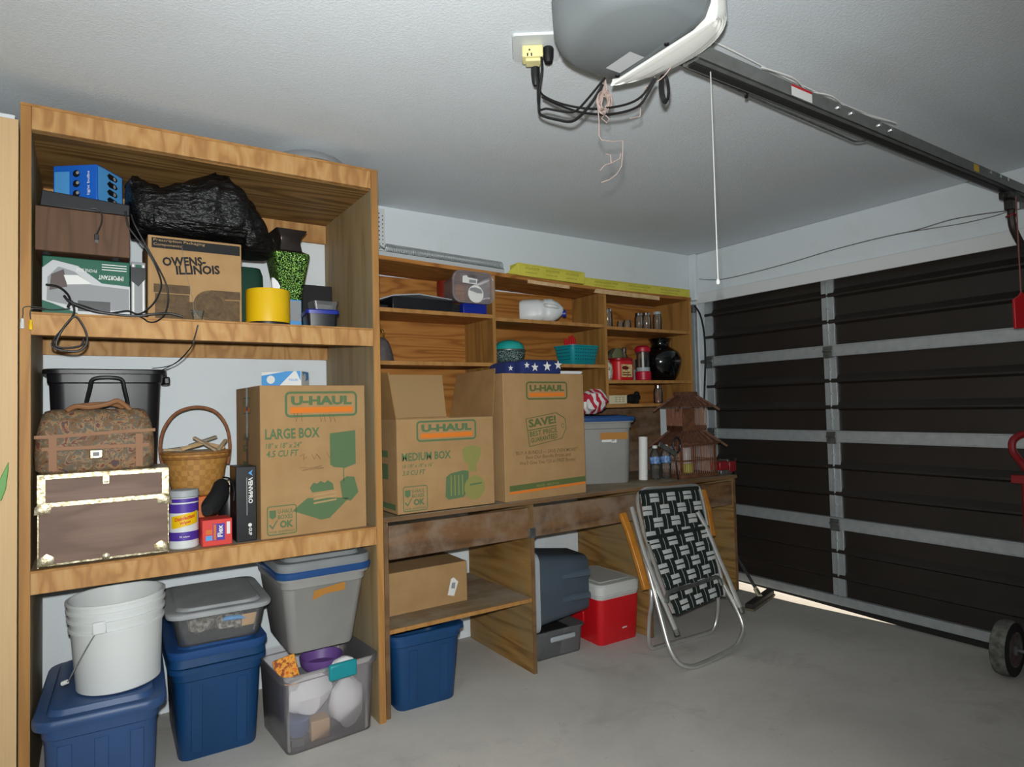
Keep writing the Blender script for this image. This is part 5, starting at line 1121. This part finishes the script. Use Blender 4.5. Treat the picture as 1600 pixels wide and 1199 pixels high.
# hand truck at the right edge
t = T('hand_truck', 'red two-wheeled hand truck parked by the garage door at the right edge', 'hand truck', (3.66, 1.20, 0))
b = B(); b.tube([(-.0, 0, .12), (.03, .0, .5), (.045, 0, .9)], .019, 10); b.build('side_rail', REDM, t)
b = B(); b.tube([(-.0, -.36, .12), (.03, -.36, .5), (.045, -.36, .9)], .019, 10); b.build('side_rail', REDM, t)
b = B(); b.box(.02, .06, -.41, .055, .895, .935); b.build('crossbar', REDM, t, bev=.004)
for z, x in ((.3, .015), (.6, .035)): bx(x-.012, x+.012, -.35, -.01, z-.02, z+.02).build('rung', REDM, t, bev=.003)
b = B(); b.tube(smooth([(.045, -.02, .93), (.02, .01, 1.0), (-.005, .03, 1.05), (.0, .03, 1.10), (.03, .0, 1.13), (.06, -.05, 1.13), (.07, -.10, 1.10)], 5), .016, 10); b.build('grip_handle', REDM, t)
bx(.0, .18, -.38, .0, .012, .024).build('toe_plate', REDM, t, bev=.003)
b = B(); b.bar((0, 0, .13), (0, 0, .02), .03, .02, upv=(1, 0, 0)); b.bar((0, -.36, .13), (0, -.36, .02), .03, .02, upv=(1, 0, 0)); b.build('foot_bracket', REDM, t)
b = B(); b.tube([(-.055, .12, .128), (-.055, -.48, .128)], .009, 10); b.build('axle', STEELD, t)
for y in (.075, -.445):
    m_ = Matrix.Translation((-.055, y, .128)) @ Matrix.Rotation(pi/2, 4, 'X')
    b = B().lathe([(.07, -.032), (.10, -.036), (.122, -.03), (.128, -.012), (.128, .012), (.122, .03), (.10, .036), (.07, .032)], 40); b.xf(m_); w_ = b.build('wheel', CANE, t, ang=30)
    b = B().lathe([(.123, -.0305), (.10, -.0365), (.08, -.034)], 40, c0=False, c1=False); b.lathe([(.123, .0305), (.10, .0365), (.08, .034)], 40, c0=False, c1=False); b.xf(m_); b.build('sidewall', RUBBER, w_)
    b = B().lathe([(.072, -.034), (.062, -.028), (.03, -.032), (.018, -.045), (.018, .045), (.03, .032), (.062, .028), (.072, .034)], 32); b.xf(m_); b.build('hub', STEELD, w_)

# ================================================================== CEILING: OPENER, OUTLET, CORDS
oc = Vector((1.035, 1.11, 2.20))
t = T('garage_door_opener', 'grey garage door opener with a ribbed white lens hanging from the ceiling', 'garage door opener', oc)
def dring(xl, xr, hw, r, z, n=8, cx=0):   # a rounded plan: big radius on the left end, tight on the right
    o = []
    for sx, sy, a0, rr_ in ((1, 1, 0, .03), (-1, 1, 90, r), (-1, -1, 180, r), (1, -1, 270, .03)):
        x = (xr-rr_) if sx > 0 else (xl+rr_)
        for i in range(n+1): a = R(a0+90*i/n); o.append((x+rr_*cos(a), sy*(hw-rr_)+rr_*sin(a), z))
    return o
B().loft([dring(-.055, .155, .15, .11, 0), dring(-.085, .165, .17, .135, .015), dring(-.102, .172, .18, .15, .045), dring(-.105, .175, .182, .15, .12), dring(-.09, .175, .17, .14, .17), dring(-.06, .16, .15, .12, .185)]).build('housing', OPG, t, ang=50)
# lens on the door side with horizontal ribs
rings = []
for i in range(19):
    tt = i/12; q_ = min(1, tt)
    bulge = .004+.135*sin(q_*pi/2)-.03*max(0, tt-1)**2*4; z = .001+.048*(1-cos(q_*pi/2))+.115*max(0, tt-1)*2; rip = 0
    z += .0035*cos(i*pi)*(.2 if i in (0, 18) else 1)+.0035
    rings.append([(.168+ (bulge+rip)*math.cos(a*.95)*1.0, .178*sin(a), z) for a in [(-pi/2+pi*k/16) for k in range(17)]])
b = B().loft(rings, True, True); b.build('light_lens', LENS, t, ang=70)
b = B(); b.add([(.09, .02, -.0015), (.14, .02, -.0015), (.14, .11, -.0015), (.09, .11, -.0015)], [(3, 2, 1, 0)]); b.build('rating_label', SILVER, t)
for y in (.125, -.05): B().lathe([(.006, -.003), (.007, .001)], 12, .145, y).build('screw', BLACKP, t)
b = B(); b.tube(smooth([(-.02, -.165, .05), (.02, -.10, .004), (.03, -.04, .0), (.06, .0, -.001), (.14, .02, .0)], 4), .0022, 6); b.build('seam', GREYC, t) if 0 else None
B().tube(smooth([(.215, .05, .06), (.235, .02, .11), (.262, .0, .06), (.255, .06, .0), (.24, .12, -.01)], 5), .0016, 5).build('antenna_wire', PINK, t)
for x in (-.03, .12):
    for y in (-.12, .12): bx(x-.012, x+.012, y-.002, y+.002, .18, CZ-oc.z).build('hanger_strap', METAL, t)
# rail
t = T('opener_rail', 'long dark steel rail running from the opener to the garage door', 'rail', (1.368, 1.145, 2.245))
b = B(); b.box(0, 2.432, -.028, .028, 0, .004); b.box(0, 2.432, -.028, -.024, 0, .045); b.box(0, 2.432, .024, .028, 0, .045); b.box(0, 2.432, -.012, .012, .04, .052); b.build('beam', RAILM, t, bev=.001)
bx(0, 2.41, -.010, .010, -.008, .0).build('chain_track', M('dark_rail', '3b3c3a', .5, .6), t)
for x in (.68, .76, .94, 1.02, 1.86, 1.96, 2.04): B().tube([(x, -.028, .03), (x, -.034, .03)], .008, 8).build('bolt', CHROME, t)
b = B(); b.rect(.42, .53, .006, .040, 0, -.0286); b.rect(.42, .53, .034, .042, 1, -.0288); b.build('warning_label', [PAPER, REDP], t)
b = B(); b.rect(1.70, 1.75, .01, .04, 0, -.0286); b.build('yellow_sticker', [YEL], t)
bx(2.410, 2.450, -.05, .05, -.02, .07).build('header_bracket', STEELD, t, bev=.003)
# bent rod beside the rail
o_ = P(1062, 100, Z=2.275); t = T('bent_rod', 'thin bent steel rod running beside the opener rail', 'rod', o_)
B().tube([p-o_ for p in (P(1062, 100, Z=2.275), P(1200, 162, Z=2.275), P(1335, 221, Z=2.275), P(1345, 221, Z=2.275), P(1360, 216, Z=2.27))], .004, 8).build('rod', STEELD, t)
B().tube([p-o_ for p in (P(1167, 142, Z=2.28), P(1166, 152, Z=2.27))], .006, 8).build('clip', BLACKP, t)
# bell wires above the rail
o_ = P(1108, 52, Z=2.38); t = T('bell_wire', 'pale bell wire running above the opener rail from a ceiling staple', 'wire', o_)
B().tube([p-o_ for p in smooth([P(x, y, Z=2.40) for x, y in ((1108, 62), (1130, 72), (1170, 92), (1220, 118), (1290, 150), (1350, 176), (1395, 190))], 4)], .0024, 6).build('wire', PAPER, t)
B().tube([p-o_ for p in smooth([P(x, y, Z=2.33) for x, y in ((1190, 105), (1240, 122), (1262, 142), (1300, 150), (1330, 172), (1400, 192))], 4)], .002, 6).build('wire', PAPER, t)
b = B(); q = P(1108, 52, Z=CZ)-o_; b.box(q.x-.02, q.x+.02, q.y-.006, q.y+.006, q.z-.03, q.z); b.build('staple', METAL, t)
B().tube([q-Vector((0, 0, .03)), P(1108, 62, Z=2.40)-o_], .0018, 6).build('drop_wire', METAL, t)
# pull cord
o_ = P(1110, 108, Z=2.245); t = T('pull_cord', 'thin white pull cord hanging straight down from the opener rail', 'cord', o_)
lowz = P(1123, 438, Y=o_.y).z-o_.z
B().tube([(0, 0, 0), (0, 0, lowz)], .0017, 6).build('string', CORDW, t); B().lathe([(.004, lowz-.012), (.006, lowz-.006), (.004, lowz+.002)], 10).build('knot', CORDW, t)
# trolley, arm, release cord and tag
tr = P(1577, 303, Z=2.235)
t = T('trolley_arm', 'dark bent steel arm on the rail trolley reaching to the garage door', 'door arm', tr)
b = B(); b.box(-.06, .06, -.022, .022, -.03, .001); b.box(-.025, .04, -.016, .016, -.075, -.03); b.box(-.09, -.05, -.012, .012, -.03, -.012); b.build('trolley', M('dark_trolley', '26221f', .5), t, bev=.004)
b = B(); b.tube(smooth([(.01, 0, -.06), (.012, 0, -.13), (.04, -.003, -.18), (.12, -.01, -.25), (.28, -.02, -.36)], 4), .016, 8); b.build('arm', M('brown_arm', '3a2f2c', .5, .3), t)
B().tube([(.006+.018*cos(a*pi/6), .018*sin(a*pi/6), -.10+.004*sin(a)) for a in range(12)], .004, 6, closed=True).build('red_tie', REDM, t)
tg = Vector((tr.x-.005, tr.y-.0255, 0)); zt_ = P(1578, 455, Y=tg.y).z; zb_ = P(1575, 511, Y=tg.y).z
t = T('release_tag', 'red plastic release handle hanging on a cord from the trolley', 'release handle', (tg.x, tg.y, zt_))
B().tube([(0, 0, tr.z-.018-zt_), (.0, 0, 0)], .003, 6).build('cord', M('dull_red_cord', '8a5a52', .8), t)
hh = zt_-zb_
b = B().prism([(-.045, -.028), (-.012, -.010), (0, .006), (.016, -.004), (.055, -.035), (.055, -hh+.004), (-.045, -hh)], -.006, .006); b.build('handle', REDP, t, bev=.003); t.rotation_euler.z = R(-22)
# outlet with cream adaptor
o_ = P(838, 72, Z=CZ)
t = T('ceiling_outlet', 'white ceiling outlet plate with a cream adaptor plugged in', 'outlet', o_, R(-35))
b = B().loft([rr(.15, .15, .012, -.0005, 3), rr(.145, .145, .012, -.008, 3)]); b.build('plate', M('plate_white', 'c9cfd0', .5), t)
b = B(); b.box(-.045, .02, -.025, .025, -.045, -.008); b.box(-.035, .012, -.02, .02, -.056, -.045); b.build('adaptor', YELT, t, bev=.004)
b = B(); b.rect(-.03, -.026, -.045, -.035, 0, -.0258); b.rect(-.018, -.014, -.045, -.035, 0, -.0258); b.disc(-.022, -.028, .003, 0, -.0308, 8); b.build('socket_holes', BLACKP, t)
b = B(); b.lathe([(.016, -.008), (.018, -.012), (.016, -.04), (.012, -.055)], 14, .036, .0); b.build('plug', CORD, t)
b = B(); b.lathe([(.014, -.07), (.014, -.09), (.011, -.115), (.007, -.125)], 14, -.005, .0); b.build('plug', CORD, t)
pv = oc-o_; nv = Vector((pv.y, -pv.x, 0)).normalized()
pA, pB = Vector((1.16, 1.50, 0)), Vector((1.17, 1.29, 0)); nC = Vector((pB-pA)).cross(Vector((0, 0, 1))).normalized()
def cordline(name, label, pix, r, off, mat=CORD, k=6):
    pts = [PL(x, y, pA+nC*off, nC) for x, y in pix]; o = B().tube([p-pts[0] for p in smooth(pts, k)], r, 8).build(name, mat, loc=pts[0]); return tag(o, label, 'cord')
cordline('opener_power_cord', 'lowest black cord sagging from the ceiling outlet to the opener', ((846, 88), (847, 110), (843, 140), (842, 172), (848, 181), (870, 187), (892, 190), (908, 180), (925, 160), (942, 132)), .0042, 0)
cordline('opener_lamp_cord', 'upper black cord curving from the adaptor under the opener lens', ((838, 118), (841, 135), (850, 150), (880, 163), (920, 170), (955, 168), (985, 161), (1005, 148), (1022, 122)), .0032, -.012)
cordline('opener_switch_cord', 'second black cord looping from the outlet under the pink wires', ((840, 122), (842, 168), (855, 170), (885, 175), (900, 173), (918, 155), (945, 122)), .0034, .011)
cordline('opener_sensor_cord', 'black cord sagging deepest beneath the pink wire bundle', ((848, 152), (870, 163), (905, 175), (940, 179), (965, 177), (990, 170), (1005, 158), (1025, 122)), .0034, -.022)
o_ = P(1040, 118, Z=2.215)
t = T('coiled_lead', 'small coil of black lead hanging under the opener lens', 'cord', o_)
for k in range(3): B().tube([(.012*cos(a*pi/8)*(1+.2*k), .004*k, -.035+.034*sin(a*pi/8)*(1+.08*k)) for a in range(16)], .003, 6, closed=True).build('coil', CORD, t)
# pink bell wire bundle
Yp = 1.285; o_ = P(946, 122, Y=Yp)
t = T('pink_wire_bundle', 'tangled bundle of pale pink bell wire hanging under the opener', 'wire bundle', o_)
rnd = random.Random(3)
for k in range(7):
    cx_, cy_ = 945+rnd.uniform(-4, 4), 160+rnd.uniform(-6, 4)
    pts = []
    for i in range(14):
        a = 2*pi*i/7+k; pts.append(P(cx_+11*cos(a)*(.6+.4*rnd.random()), cy_+17*sin(a)*(.7+.3*rnd.random()), Y=Yp+rnd.uniform(-.012, .012))-o_)
    B().tube(smooth([P(946, 124, Y=Yp)-o_]+pts, 3), .0013, 5).build('wire', PINK, t)
for pix in (((934, 165), (936, 190), (936, 212), (940, 219), (955, 221), (973, 220), (973, 240), (971, 260), (964, 272), (952, 281), (940, 285)), ((970, 240), (968, 248), (955, 255), (945, 258), (938, 266)), ((948, 175), (940, 185), (948, 192), (952, 186), (946, 180)), ((955, 255), (954, 242), (947, 241))):
    B().tube([P(x, y, Y=Yp)-o_ for x, y in pix], .0014, 5).build('wire', PINK, t)
o2 = [P(x, y, Y=1.24) for x, y in ((1025, 118), (1008, 140), (1001, 160), (1000, 182), (985, 185))]
tag(B().tube([p-o2[0] for p in o2], .0015, 5).build('stray_wire', PINK, loc=o2[0]), 'single thin stray wire dangling right of the pink bundle', 'wire')
